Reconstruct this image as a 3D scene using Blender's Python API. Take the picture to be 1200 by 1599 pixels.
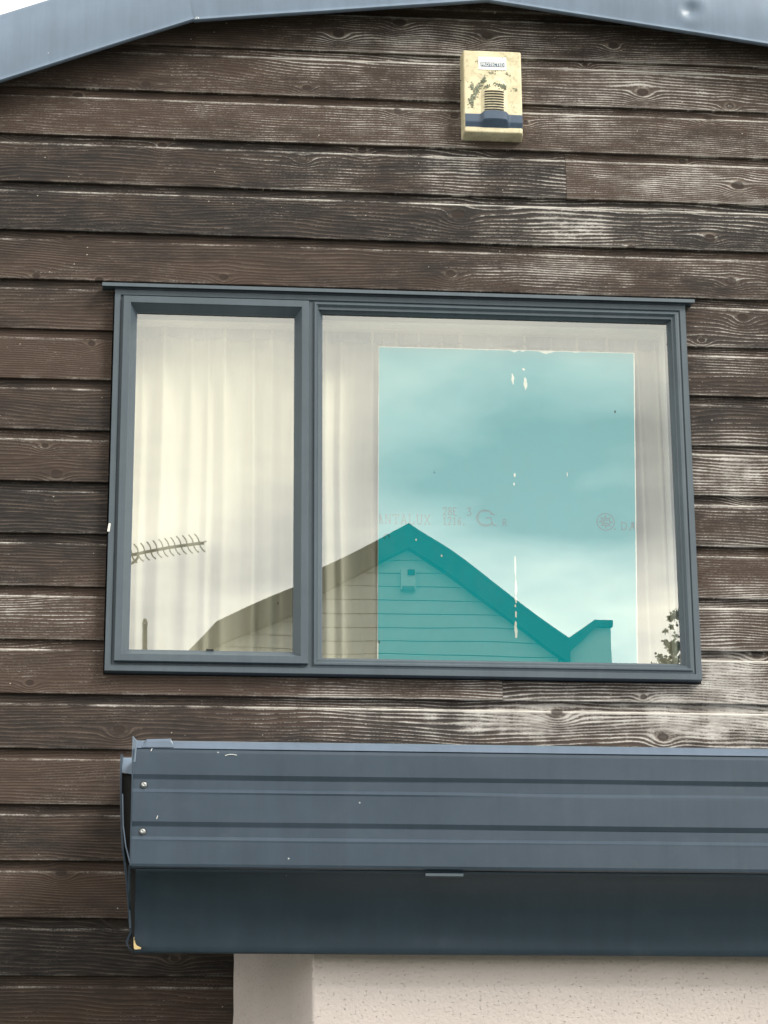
import bpy, bmesh, math, random
from mathutils import Vector, Matrix, noise as mnoise

random.seed(7)
sc = bpy.context.scene
col = sc.collection
for o in list(bpy.data.objects):
    bpy.data.objects.remove(o)

# ------------------------------------------------------------------ camera
F_PX = 4000.0
CAM = Vector((0.1554, -7.4485, 1.6))
YAW, PITCH, ROLL = 0.0915, 0.3117, -0.0067
_f = Vector((math.sin(YAW) * math.cos(PITCH), math.cos(YAW) * math.cos(PITCH), math.sin(PITCH)))
_r = Vector((math.cos(YAW), -math.sin(YAW), 0))
_u = _r.cross(_f)
RIGHT = math.cos(ROLL) * _r + math.sin(ROLL) * _u
UP = -math.sin(ROLL) * _r + math.cos(ROLL) * _u
FWD = _f
cd = bpy.data.cameras.new('camera')
cam = bpy.data.objects.new('camera', cd)
col.objects.link(cam)
cam.matrix_world = Matrix(((RIGHT.x, UP.x, -FWD.x, CAM.x), (RIGHT.y, UP.y, -FWD.y, CAM.y), (RIGHT.z, UP.z, -FWD.z, CAM.z), (0, 0, 0, 1)))
cd.sensor_fit = 'VERTICAL'
cd.sensor_height = 24
cd.lens = 24 * F_PX / 1599.0
cd.clip_start = 0.1
cd.clip_end = 2000
sc.camera = cam


def P(px, py, y):
    """the place on the vertical plane y that the photograph shows at (px, py)"""
    d = FWD * F_PX + RIGHT * (px - 600) - UP * (py - 799.5)
    t = (y - CAM.y) / d.y
    return CAM + d * t


# ------------------------------------------------------------------ sky and sun
SUN_EL, SUN_AZ = math.radians(40), math.radians(50)      # azimuth from the wall's normal towards the right
sun_dir = Vector((math.sin(SUN_AZ) * math.cos(SUN_EL), -math.cos(SUN_AZ) * math.cos(SUN_EL), math.sin(SUN_EL)))
w = bpy.data.worlds.new('World')
sc.world = w
w.use_nodes = True
nt = w.node_tree
nt.nodes.clear()


def N(tree, kind, **kw):
    n = tree.nodes.new(kind)
    for k, v in kw.items():
        setattr(n, k, v)
    return n


def sky_world():
    L = nt.links.new
    out = N(nt, 'ShaderNodeOutputWorld')
    bg = N(nt, 'ShaderNodeBackground')
    bg.inputs[1].default_value = 0.088
    L(bg.outputs[0], out.inputs[0])
    sky = N(nt, 'ShaderNodeTexSky', sky_type='NISHITA')
    sky.sun_disc = False
    sky.sun_elevation = SUN_EL
    sky.sun_rotation = math.atan2(sun_dir.x, sun_dir.y)
    tc = N(nt, 'ShaderNodeTexCoord')
    sep = N(nt, 'ShaderNodeSeparateXYZ')
    L(tc.outputs['Generated'], sep.inputs[0])
    # a cloud layer: direction projected on a flat ceiling
    zz = N(nt, 'ShaderNodeMath', operation='MAXIMUM'); L(sep.outputs[2], zz.inputs[0]); zz.inputs[1].default_value = 0.0
    za = N(nt, 'ShaderNodeMath', operation='ADD'); L(zz.outputs[0], za.inputs[0]); za.inputs[1].default_value = 0.10
    dx = N(nt, 'ShaderNodeMath', operation='DIVIDE'); L(sep.outputs[0], dx.inputs[0]); L(za.outputs[0], dx.inputs[1])
    dy = N(nt, 'ShaderNodeMath', operation='DIVIDE'); L(sep.outputs[1], dy.inputs[0]); L(za.outputs[0], dy.inputs[1])
    cb = N(nt, 'ShaderNodeCombineXYZ'); L(dx.outputs[0], cb.inputs[0]); L(dy.outputs[0], cb.inputs[1]); cb.inputs[2].default_value = CLOUD_SEED
    n1 = N(nt, 'ShaderNodeTexNoise'); n1.inputs['Scale'].default_value = 2.3; n1.inputs['Detail'].default_value = 5; n1.inputs['Roughness'].default_value = 0.5
    L(cb.outputs[0], n1.inputs['Vector'])
    rmp = N(nt, 'ShaderNodeValToRGB')
    e = rmp.color_ramp.elements
    e[0].position = 0.36; e[0].color = (6.8, 6.8, 6.7, 1)
    e[1].position = 0.63; e[1].color = (19.0, 18.2, 15.4, 1)
    m = e.new(0.5); m.color = (12.2, 12.0, 11.2, 1)
    L(n1.outputs['Fac'], rmp.inputs[0])
    mix = N(nt, 'ShaderNodeMix', data_type='RGBA')
    mix.inputs[0].default_value = 0.88
    L(sky.outputs[0], mix.inputs[6]); L(rmp.outputs[0], mix.inputs[7])
    # cloud seen edge-on towards the horizon is brighter, all the way round
    hz = N(nt, 'ShaderNodeMapRange'); hz.interpolation_type = 'SMOOTHSTEP'; L(sep.outputs[2], hz.inputs[0])
    hz.inputs[1].default_value = 0.20; hz.inputs[2].default_value = 0.37; hz.inputs[3].default_value = 1.55; hz.inputs[4].default_value = 1.0
    vm = N(nt, 'ShaderNodeVectorMath', operation='SCALE'); L(mix.outputs[2], vm.inputs[0]); L(hz.outputs[0], vm.inputs['Scale'])
    L(vm.outputs[0], bg.inputs[0])


CLOUD_SEED = 15.0
sky_world()
sl = bpy.data.lights.new('sun', 'SUN')
sl.energy = 2.3
sl.angle = math.radians(18)
sl.color = (1.0, 0.95, 0.86)
so = bpy.data.objects.new('sun', sl)
col.objects.link(so)
so.rotation_euler = sun_dir.to_track_quat('Z', 'Y').to_euler()
so.location = (4, -6, 12)
sc.view_settings.view_transform = 'Standard'
sc.view_settings.look = 'None'
sc.view_settings.gamma = 1
sc.view_settings.use_curve_mapping = False
sc.view_settings.exposure = 0.68
sc.render.engine = 'CYCLES'
sc.cycles.max_bounces = 6
sc.cycles.transparent_max_bounces = 16

# ------------------------------------------------------------------ materials


class NT:
    """a small wrapper to write node graphs in a line or two"""

    def __init__(self, name):
        self.m = bpy.data.materials.new(name)
        self.m.use_nodes = True
        self.t = self.m.node_tree
        self.b = self.t.nodes['Principled BSDF']
        self.out = self.t.nodes['Material Output']

    def link(self, a, b):
        self.t.links.new(a, b)

    def put(self, v, sock):
        if isinstance(v, bpy.types.NodeSocket):
            self.link(v, sock)
        else:
            sock.default_value = v

    def math(self, op, a, b=0.0, c=0.0, clamp=False):
        n = self.t.nodes.new('ShaderNodeMath'); n.operation = op; n.use_clamp = clamp
        self.put(a, n.inputs[0]); self.put(b, n.inputs[1]); self.put(c, n.inputs[2])
        return n.outputs[0]

    def noise(self, vec, scale, detail=2, rough=0.5, dist=0.0, w=None):
        n = self.t.nodes.new('ShaderNodeTexNoise')
        if w is not None:
            n.noise_dimensions = '4D'; self.put(w, n.inputs['W'])
        self.put(vec, n.inputs['Vector']); n.inputs['Scale'].default_value = scale
        n.inputs['Detail'].default_value = detail; n.inputs['Roughness'].default_value = rough; n.inputs['Distortion'].default_value = dist
        return n.outputs['Fac']

    def xyz(self, x, y, z):
        n = self.t.nodes.new('ShaderNodeCombineXYZ')
        self.put(x, n.inputs[0]); self.put(y, n.inputs[1]); self.put(z, n.inputs[2])
        return n.outputs[0]

    def sep(self, v):
        n = self.t.nodes.new('ShaderNodeSeparateXYZ'); self.link(v, n.inputs[0])
        return n.outputs

    def scale(self, v, s):
        n = self.t.nodes.new('ShaderNodeVectorMath'); n.operation = 'MULTIPLY'
        self.put(v, n.inputs[0]); n.inputs[1].default_value = s
        return n.outputs[0]

    def smooth(self, v, a, b):
        n = self.t.nodes.new('ShaderNodeMapRange'); n.interpolation_type = 'SMOOTHSTEP'
        self.put(v, n.inputs[0]); self.put(a, n.inputs[1]); self.put(b, n.inputs[2])
        n.inputs[3].default_value = 0; n.inputs[4].default_value = 1
        return n.outputs[0]

    def mix(self, f, a, b):
        n = self.t.nodes.new('ShaderNodeMix'); n.data_type = 'RGBA'
        self.put(f, n.inputs[0]); self.put(a, n.inputs[6]); self.put(b, n.inputs[7])
        return n.outputs[2]

    def obj(self):
        return self.t.nodes.new('ShaderNodeTexCoord').outputs['Object']

    def pos(self):
        return self.t.nodes.new('ShaderNodeNewGeometry').outputs['Position']

    def rnd(self):
        return self.t.nodes.new('ShaderNodeObjectInfo').outputs['Random']

    def attr(self, name):
        n = self.t.nodes.new('ShaderNodeAttribute'); n.attribute_name = name
        return n.outputs['Fac']

    def bump(self, h, strength, dist=0.01):
        n = self.t.nodes.new('ShaderNodeBump'); n.inputs['Strength'].default_value = strength; n.inputs['Distance'].default_value = dist
        self.put(h, n.inputs['Height']); self.link(n.outputs[0], self.b.inputs['Normal'])

    def base(self, c):
        self.put(c, self.b.inputs['Base Color'])

    def rough(self, r):
        self.put(r, self.b.inputs['Roughness'])


def C(r, g, b):
    return (r, g, b, 1)


def srgb(r, g, b, k=1.0):
    f = lambda v: ((v / 255 + 0.055) / 1.055) ** 2.4 if v > 10 else v / 255 / 12.92
    return (f(r) * k, f(g) * k, f(b) * k, 1)


def plain(name, c, rough=0.5, var=0.12, nscale=8, bump=0.0, bscale=200, spec=0.5, metal=0.0):
    n = NT(name)
    p = n.pos()
    v = n.noise(p, nscale, 4, 0.6)
    v2 = n.noise(p, nscale * 9, 3, 0.6)
    f = n.math('ADD', n.math('MULTIPLY', v, 0.6), n.math('MULTIPLY', v2, 0.4))
    n.base(n.mix(n.smooth(f, 0.3, 0.7), tuple(x * (1 - var) for x in c[:3]) + (1,), tuple(x * (1 + var) for x in c[:3]) + (1,)))
    n.rough(rough)
    n.b.inputs['Specular IOR Level'].default_value = spec
    n.b.inputs['Metallic'].default_value = metal
    if bump:
        n.bump(n.noise(p, bscale, 2), bump, 0.002)
    return n.m


def wood_material():
    n = NT('weathered_brown_board')
    o = n.sep(n.obj())
    x, z = o[0], o[2]
    r = n.rnd()
    ps = n.sep(n.pos())
    runs = n.noise(n.xyz(n.math('MULTIPLY', ps[0], 15.0), 0.0, n.math('MULTIPLY', ps[2], 1.3)), 1.0, 3, 0.6)      # rain runs down over several boards
    wear = n.math('MULTIPLY', n.attr('wear'), n.math('MULTIPLY_ADD', runs, 1.0, 0.45))
    rw = n.math('MULTIPLY', r, 57.0)
    # slow waves of the grain, with cathedral loops
    warp = n.noise(n.xyz(n.math('MULTIPLY', x, 1.1), 0.0, n.math('MULTIPLY', z, 5.0)), 1.0, 2, 0.5, w=rw)
    warp2 = n.noise(n.xyz(n.math('MULTIPLY', x, 5.0), 3.0, n.math('MULTIPLY', z, 16.0)), 1.0, 2, 0.5, w=rw)
    # knots
    vo = n.t.nodes.new('ShaderNodeTexVoronoi'); vo.voronoi_dimensions = '2D'
    n.put(n.xyz(n.math('ADD', n.math('MULTIPLY', x, 2.6), n.math('MULTIPLY', r, 91.0)), n.math('ADD', n.math('MULTIPLY', z, 3.6), n.math('MULTIPLY', r, 33.0)), 0.0), vo.inputs['Vector'])
    vo.inputs['Scale'].default_value = 1.25
    d = vo.outputs['Distance']
    kc = n.sep(vo.outputs['Color'])
    has = n.math('GREATER_THAN', kc[0], 0.22)
    size = n.math('MULTIPLY_ADD', kc[1], 0.7, 0.5)
    dn = n.math('DIVIDE', d, size)
    dn = n.math('ADD', dn, n.math('MULTIPLY', n.math('SUBTRACT', warp2, 0.5), 0.05))
    hill = n.math('MULTIPLY', has, n.math('EXPONENT', n.math('MULTIPLY', n.math('MULTIPLY', dn, dn), -45.0)))
    vin = vo.inputs['Vector'].links[0].from_socket
    kz = n.math('DIVIDE', n.math('SUBTRACT', n.sep(vin)[1], n.sep(vo.outputs['Position'])[1]), 3.6)     # height above the knot's heart
    zf = n.math('SUBTRACT', z, n.math('MULTIPLY', n.math('MULTIPLY', kz, hill), 0.86))                  # the grain runs round it
    g = n.math('ADD', n.math('MULTIPLY', zf, n.math('MULTIPLY_ADD', r, 50.0, 78.0)), n.math('MULTIPLY', warp, 11.0))
    g = n.math('ADD', g, n.math('MULTIPLY', warp2, 1.1))
    g = n.math('ADD', g, n.math('MULTIPLY', hill, 1.3))
    saw = n.math('FRACT', g)
    ring = n.math('POWER', n.math('ABSOLUTE', n.math('MULTIPLY_ADD', saw, 2.0, -1.0)), 2.2)       # bright at the line between two rings
    fibre = n.noise(n.xyz(n.math('MULTIPLY', x, 14.0), 0.0, n.math('MULTIPLY', z, 330.0)), 1.0, 3, 0.65, w=rw)
    grit = n.noise(n.xyz(n.math('MULTIPLY', x, 170.0), 0.0, n.math('MULTIPLY', z, 330.0)), 1.0, 2, 0.6, w=rw)
    saws = n.noise(n.xyz(n.math('MULTIPLY', x, 170.0), 0.0, n.math('MULTIPLY', z, 12.0)), 1.0, 2, 0.5, w=rw)   # faint upright saw marks
    blot = n.noise(n.xyz(n.math('MULTIPLY', x, 3.2), 1.0, n.math('MULTIPLY', z, 9.0)), 1.0, 4, 0.6, w=rw)
    blot2 = n.noise(n.xyz(n.math('MULTIPLY', x, 9.0), 4.0, n.math('MULTIPLY', z, 30.0)), 1.0, 4, 0.65, w=rw)
    # stain still on the wood: dark brown to reddish brown
    slow = n.noise(n.xyz(n.math('MULTIPLY', x, 1.6), 7.0, n.math('MULTIPLY', z, 8.0)), 1.0, 4, 0.6, w=rw)
    tone = n.smooth(n.math('ADD', n.math('ADD', n.math('MULTIPLY', slow, 0.80), n.math('MULTIPLY', blot2, 0.30)), n.math('MULTIPLY', r, 0.38)), 0.50, 0.92)
    c = n.mix(tone, C(0.0180, 0.0168, 0.0168), C(0.066, 0.0440, 0.0335))
    c = n.mix(n.math('MULTIPLY', n.smooth(fibre, 0.4, 0.75), 0.42), c, C(0.076, 0.058, 0.050))
    c = n.mix(n.math('MULTIPLY', ring, 0.5), c, C(0.016, 0.012, 0.011))
    # pale early wood beside each ring line, and a dusting of lifted fibres
    early = n.math('SUBTRACT', 1.0, n.smooth(n.math('ABSOLUTE', n.math('SUBTRACT', saw, 0.25)), 0.02, 0.2))
    c = n.mix(n.math('MULTIPLY', early, n.math('MULTIPLY', n.smooth(blot2, 0.36, 0.64), 0.52)), c, C(0.145, 0.110, 0.090))
    lift = n.smooth(n.math('ADD', n.math('MULTIPLY', grit, 0.6), n.math('MULTIPLY', fibre, 0.4)), 0.5, 0.72)
    c = n.mix(n.math('MULTIPLY', lift, n.math('MULTIPLY', n.smooth(blot, 0.35, 0.65), 0.5)), c, C(0.125, 0.108, 0.099))
    # greyed wood showing through
    pale = n.mix(n.smooth(blot2, 0.3, 0.7), C(0.22, 0.20, 0.185), C(0.56, 0.54, 0.515))
    grey = n.math('ADD', n.math('MULTIPLY', ring, 0.46), n.math('MULTIPLY', fibre, 0.42))
    grey = n.math('ADD', grey, n.math('MULTIPLY', grit, 0.55))
    grey = n.math('ADD', grey, n.math('MULTIPLY', blot2, 0.42))
    grey = n.math('ADD', grey, n.math('MULTIPLY', saws, 0.10))
    grey = n.math('ADD', grey, n.math('MULTIPLY', n.math('SUBTRACT', blot, 0.5), 0.7))
    grey = n.math('ADD', grey, n.math('MULTIPLY', wear, 0.64))
    bl = n.smooth(grey, 1.22, 1.56)
    bl = n.math('MULTIPLY', bl, 0.92)
    c = n.mix(bl, c, pale)
    veil = n.math('MULTIPLY', n.smooth(wear, 0.15, 1.0), n.math('MULTIPLY', n.smooth(blot, 0.3, 0.7), 0.20))
    c = n.mix(veil, c, C(0.19, 0.175, 0.165))
    # bare arrises
    ed = n.attr('edge')
    eb = n.math('MULTIPLY', ed, n.smooth(n.math('ADD', n.math('ADD', blot2, n.math('MULTIPLY', grit, 0.5)), n.math('ADD', n.math('MULTIPLY', blot, 0.7), n.math('MULTIPLY', wear, 0.55))), 1.02, 1.5))
    c = n.mix(n.math('MULTIPLY', eb, 0.9, clamp=True), c, C(0.62, 0.60, 0.56))
    # knots
    core = n.math('MULTIPLY', has, n.math('SUBTRACT', 1.0, n.smooth(dn, 0.045, 0.07)))
    rim = n.math('MULTIPLY', has, n.math('MULTIPLY', n.smooth(dn, 0.055, 0.07), n.math('SUBTRACT', 1.0, n.smooth(dn, 0.072, 0.11))))
    c = n.mix(n.math('MULTIPLY', rim, n.math('MULTIPLY', n.smooth(blot2, 0.42, 0.65), n.math('MULTIPLY_ADD', wear, 0.5, 0.12))), c, C(0.30, 0.26, 0.22))
    c = n.mix(n.math('MULTIPLY', core, 0.85), c, n.mix(fibre, C(0.010, 0.008, 0.0075), C(0.055, 0.038, 0.031)))
    # pale flecks where resin or paint stuck
    vs = n.t.nodes.new('ShaderNodeTexVoronoi'); vs.voronoi_dimensions = '2D'
    n.put(n.xyz(n.math('ADD', x, n.math('MULTIPLY', r, 11.0)), n.math('MULTIPLY', z, 1.3), 0.0), vs.inputs['Vector']); vs.inputs['Scale'].default_value = 26
    fl = n.math('MULTIPLY', n.math('LESS_THAN', vs.outputs['Distance'], n.math('MULTIPLY', n.sep(vs.outputs['Color'])[1], 0.07)), n.math('GREATER_THAN', n.sep(vs.outputs['Color'])[0], 0.95))
    c = n.mix(n.math('MULTIPLY', fl, 0.6), c, C(0.5, 0.46, 0.40))
    n.base(c)
    n.rough(0.82)
    n.b.inputs['Specular IOR Level'].default_value = 0.25
    h = n.math('ADD', n.math('MULTIPLY', ring, 0.6), n.math('MULTIPLY', fibre, 0.6))
    h = n.math('SUBTRACT', h, n.math('MULTIPLY', core, 0.8))
    h = n.math('ADD', h, n.math('MULTIPLY', grit, 0.25))
    n.bump(h, 0.55, 0.0016)
    return n.m


def trim_material(name, c, rough=0.42, streak=0.0):
    n = NT(name)
    p = n.pos()
    s = n.sep(p)
    v = n.noise(p, 5, 4, 0.6)
    drips = n.noise(n.xyz(n.math('MULTIPLY', s[0], 30.0), s[1], n.math('MULTIPLY', s[2], 2.0)), 1.0, 4, 0.6)
    fine = n.noise(p, 700, 2, 0.6)
    f = n.math('ADD', n.math('MULTIPLY', v, 0.45), n.math('ADD', n.math('MULTIPLY', drips, 0.35), n.math('MULTIPLY', fine, 0.2)))
    cc = n.mix(n.smooth(f, 0.3, 0.7), tuple(q * 0.86 for q in c[:3]) + (1,), tuple(q * 1.14 for q in c[:3]) + (1,))
    # specks of dirt and pale chips
    vs = n.t.nodes.new('ShaderNodeTexVoronoi'); vs.inputs['Scale'].default_value = 22
    n.put(p, vs.inputs['Vector'])
    k = n.sep(vs.outputs['Color'])
    sp = n.math('MULTIPLY', n.math('LESS_THAN', vs.outputs['Distance'], n.math('MULTIPLY', k[1], 0.05)), n.math('GREATER_THAN', k[0], 0.88))
    cc = n.mix(n.math('MULTIPLY', sp, 0.75), cc, n.mix(n.math('GREATER_THAN', k[2], 0.45), C(0.03, 0.035, 0.04), C(0.5, 0.52, 0.52)))
    dust = n.noise(p, 13, 5, 0.7)
    cc = n.mix(n.math('MULTIPLY', n.smooth(dust, 0.5, 0.8), 0.06), cc, C(0.20, 0.22, 0.23))
    n.base(cc)
    n.rough(n.math('MULTIPLY_ADD', v, 0.25, rough - 0.1))
    n.b.inputs['Specular IOR Level'].default_value = 0.4
    n.bump(n.math('ADD', fine, n.math('MULTIPLY', n.noise(p, 9, 2), 4.0)), 0.12, 0.001)
    return n.m


def glass_material():
    n = NT('window_glass')
    t = n.t
    t.nodes.remove(n.b)
    tr = t.nodes.new('ShaderNodeBsdfTransparent'); tr.inputs[0].default_value = C(0.93, 0.955, 0.93)
    gl = t.nodes.new('ShaderNodeBsdfGlossy'); gl.inputs['Roughness'].default_value = 0.0; gl.inputs[0].default_value = C(1, 1, 0.97)
    lw = t.nodes.new('ShaderNodeLayerWeight'); lw.inputs[0].default_value = 0.5      # a coated double pane sends back about a fifth
    fc = n.math('MULTIPLY_ADD', n.math('POWER', lw.outputs['Facing'], 4.0), 0.7, 0.265, clamp=True)
    mx = t.nodes.new('ShaderNodeMixShader')
    n.link(fc, mx.inputs[0]); n.link(tr.outputs[0], mx.inputs[1]); n.link(gl.outputs[0], mx.inputs[2])
    # dust and dried splashes on the outside
    p = n.pos(); s = n.sep(p)
    a = n.noise(p, 6, 5, 0.65)
    b = n.noise(n.xyz(n.math('MULTIPLY', s[0], 25.0), 0.0, n.math('MULTIPLY', s[2], 7.0)), 1.0, 5, 0.7)
    film = n.math('MULTIPLY', n.smooth(n.math('ADD', n.math('MULTIPLY', a, 0.5), n.math('MULTIPLY', b, 0.5)), 0.45, 0.78), 0.045)
    vs = t.nodes.new('ShaderNodeTexVoronoi'); vs.inputs['Scale'].default_value = 17
    n.put(n.xyz(s[0], 0.0, n.math('MULTIPLY', s[2], 0.7)), vs.inputs['Vector'])
    k = n.sep(vs.outputs['Color'])
    sp = n.math('MULTIPLY', n.math('LESS_THAN', n.math('ADD', vs.outputs['Distance'], n.math('MULTIPLY', n.noise(p, 150, 2), 0.05)), n.math('MULTIPLY_ADD', k[1], 0.06, 0.03)), n.math('GREATER_THAN', k[0], 0.62))
    dirt = n.math('ADD', film, n.math('MULTIPLY', sp, 0.7), clamp=True)
    df = t.nodes.new('ShaderNodeBsdfDiffuse')
    n.put(n.mix(sp, C(0.40, 0.37, 0.28), C(0.06, 0.06, 0.05)), df.inputs[0])
    m2 = t.nodes.new('ShaderNodeMixShader')
    n.link(dirt, m2.inputs[0]); n.link(mx.outputs[0], m2.inputs[1]); n.link(df.outputs[0], m2.inputs[2])
    n.link(m2.outputs[0], n.out.inputs[0])
    # the slightest unevenness of float glass
    bp = t.nodes.new('ShaderNodeBump'); bp.inputs['Strength'].default_value = 0.035; bp.inputs['Distance'].default_value = 0.01
    n.put(n.noise(p, 2.2, 1), bp.inputs['Height']); n.link(bp.outputs[0], gl.inputs['Normal'])
    return n.m


def curtain_material(name, c, c2, trans=0.35):
    n = NT(name)
    t = n.t
    p = n.pos(); s = n.sep(p)
    v = n.noise(n.xyz(n.math('MULTIPLY', s[0], 14.0), 0.0, n.math('MULTIPLY', s[2], 1.5)), 1.0, 3, 0.6)
    weave = n.noise(n.xyz(n.math('MULTIPLY', s[0], 900.0), 0.0, n.math('MULTIPLY', s[2], 900.0)), 1.0, 1)
    n.base(n.mix(n.math('ADD', n.math('MULTIPLY', n.smooth(v, 0.3, 0.7), 0.75), n.math('MULTIPLY', weave, 0.25)), c, c2))
    n.rough(0.9)
    n.b.inputs['Specular IOR Level'].default_value = 0.1
    tl = t.nodes.new('ShaderNodeBsdfTranslucent'); tl.inputs[0].default_value = c2
    mx = t.nodes.new('ShaderNodeMixShader'); mx.inputs[0].default_value = trans
    n.link(n.b.outputs[0], mx.inputs[1]); n.link(tl.outputs[0], mx.inputs[2]); n.link(mx.outputs[0], n.out.inputs[0])
    return n.m


def render_material(name, c):
    n = NT(name)
    p = n.pos()
    big = n.noise(p, 2.5, 4, 0.6)
    grain = n.noise(p, 95, 3, 0.6)
    pit = n.noise(n.scale(p, (1.0, 1.0, 1.5)), 110, 2, 0.5)
    pits = n.math('SUBTRACT', 1.0, n.smooth(pit, 0.28, 0.38))
    cc = n.mix(n.smooth(big, 0.3, 0.7), tuple(q * 0.93 for q in c[:3]) + (1,), c)
    cc = n.mix(n.math('MULTIPLY', pits, 0.16), cc, C(0.20, 0.18, 0.16))
    n.base(cc)
    n.rough(0.9)
    n.b.inputs['Specular IOR Level'].default_value = 0.15
    n.bump(n.math('SUBTRACT', grain, n.math('MULTIPLY', pits, 0.8)), 0.8, 0.004)
    return n.m


def box_material():
    """the yellowed plastic of the alarm housing, with grey-green lichen"""
    n = NT('yellowed_plastic')
    p = n.pos()
    v = n.noise(p, 14, 4, 0.6)
    c = n.mix(n.smooth(v, 0.3, 0.7), C(0.58, 0.51, 0.335), C(0.73, 0.665, 0.47))
    st = n.noise(p, 60, 4, 0.7)
    c = n.mix(n.math('MULTIPLY', n.smooth(st, 0.50, 0.70), 0.55), c, C(0.30, 0.26, 0.17))
    n.base(c); n.rough(0.5)
    n.b.inputs['Specular IOR Level'].default_value = 0.35
    n.bump(n.noise(p, 300, 2), 0.1, 0.001)
    return n.m


M = {}
M['wood'] = wood_material()
M['trim'] = trim_material('anthracite_frame_paint', C(0.070, 0.093, 0.114))
M['flash'] = trim_material('hazed_blue_grey_metal', C(0.15, 0.20, 0.27), 0.36)  # lens haze put into the colour, paler than the anthracite paint
M['cap'] = trim_material('skylit_slate_capping', C(0.10, 0.135, 0.19), 0.36)  # sky light on the rolled edge put into a paler blue
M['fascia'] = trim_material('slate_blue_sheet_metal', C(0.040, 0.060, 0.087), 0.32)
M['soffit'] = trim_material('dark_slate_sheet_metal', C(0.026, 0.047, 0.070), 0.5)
M['glass'] = glass_material()
M['curtain'] = curtain_material('cream_curtain_cloth', C(0.60, 0.565, 0.46), C(0.74, 0.70, 0.58))
M['tape'] = curtain_material('grey_white_heading_tape', C(0.36, 0.37, 0.375), C(0.50, 0.51, 0.515))
M['white'] = plain('white_painted_liner', C(0.70, 0.68, 0.60), 0.5, 0.05)
M['render'] = render_material('cream_render', C(0.63, 0.565, 0.545))
M['teal'] = plain('teal_board_face', C(0.001, 0.305, 0.345), 0.8, 0.04, 3, spec=0.04)
M['gyp'] = plain('white_gypsum', C(0.78, 0.76, 0.68), 0.9, 0.05)
M['ink'] = plain('grey_print', C(0.05, 0.12, 0.12), 0.8, 0.3, 60, spec=0.04)
M['yellow'] = box_material()
M['navy'] = plain('faded_blue_lens', C(0.055, 0.085, 0.135), 0.35, 0.12, 20)
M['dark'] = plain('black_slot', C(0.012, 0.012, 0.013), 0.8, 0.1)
M['sheath'] = plain('black_wall_membrane', C(0.012, 0.012, 0.013), 0.9, 0.1)
M['label'] = plain('white_sticker', C(0.82, 0.82, 0.80), 0.5, 0.04, 40)
M['labelbar'] = plain('grey_blue_sticker_bar', C(0.09, 0.14, 0.20), 0.5, 0.1, 40)
M['lichen'] = plain('grey_green_lichen', C(0.17, 0.19, 0.14), 0.95, 0.45, 90, 0.5)
M['steel'] = plain('zinc_screw', C(0.42, 0.44, 0.45), 0.35, 0.1, 40, metal=0.7)
M['rubber'] = plain('black_washer', C(0.02, 0.022, 0.025), 0.8, 0.1)
M['room'] = plain('plain_room_paint', C(0.42, 0.39, 0.32), 0.9, 0.05)
M['timber'] = plain('bare_splintered_timber', C(0.72, 0.55, 0.27), 0.9, 0.2, 60)
M['sidingpale'] = plain('pale_grey_siding', C(0.44, 0.45, 0.44), 0.7, 0.05, 4)
M['darkroof'] = plain('dark_roof_trim', C(0.018, 0.020, 0.022), 0.8, 0.15, 4)
M['alu'] = plain('dull_aluminium', C(0.10, 0.10, 0.095), 0.5, 0.15, 6, metal=0.3)
M['bark'] = plain('grey_bark', C(0.09, 0.075, 0.06), 0.9, 0.3, 9)
M['leaf'] = plain('dull_green_leaf', C(0.085, 0.115, 0.07), 0.7, 0.45, 5)

# ------------------------------------------------------------------ helpers


def link(name, verts, faces, mat, parent=None, smooth=False, loc=None):
    me = bpy.data.meshes.new(name)
    if loc is not None:
        lv = Vector(loc)
        verts = [tuple(Vector(v) - lv) for v in verts]
    me.from_pydata([tuple(v) for v in verts], [], faces)
    bm = bmesh.new(); bm.from_mesh(me)
    bmesh.ops.recalc_face_normals(bm, faces=bm.faces)
    bm.to_mesh(me); bm.free()
    o = bpy.data.objects.new(name, me)
    col.objects.link(o)
    if loc is not None:
        o.location = loc
    if mat is not None:
        me.materials.append(M[mat] if isinstance(mat, str) else mat)
    if smooth:
        for p in me.polygons:
            p.use_smooth = True
    if parent is not None:
        o.parent = parent
        o.matrix_parent_inverse = Matrix.Translation(parent.matrix_basis.translation).inverted()
    return o


def thing(name, label, cat, loc=(0, 0, 0), group=None):
    o = bpy.data.objects.new(name, None)
    col.objects.link(o)
    o.location = loc
    o.empty_display_size = 0.1
    o['label'] = label; o['category'] = cat
    if group:
        o['group'] = group
    return o


def part(name, parent):
    o = bpy.data.objects.new(name, None)
    col.objects.link(o)
    o.parent = parent
    o.matrix_parent_inverse = Matrix.Translation(parent.matrix_basis.translation).inverted()
    o.empty_display_size = 0.05
    return o


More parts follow.
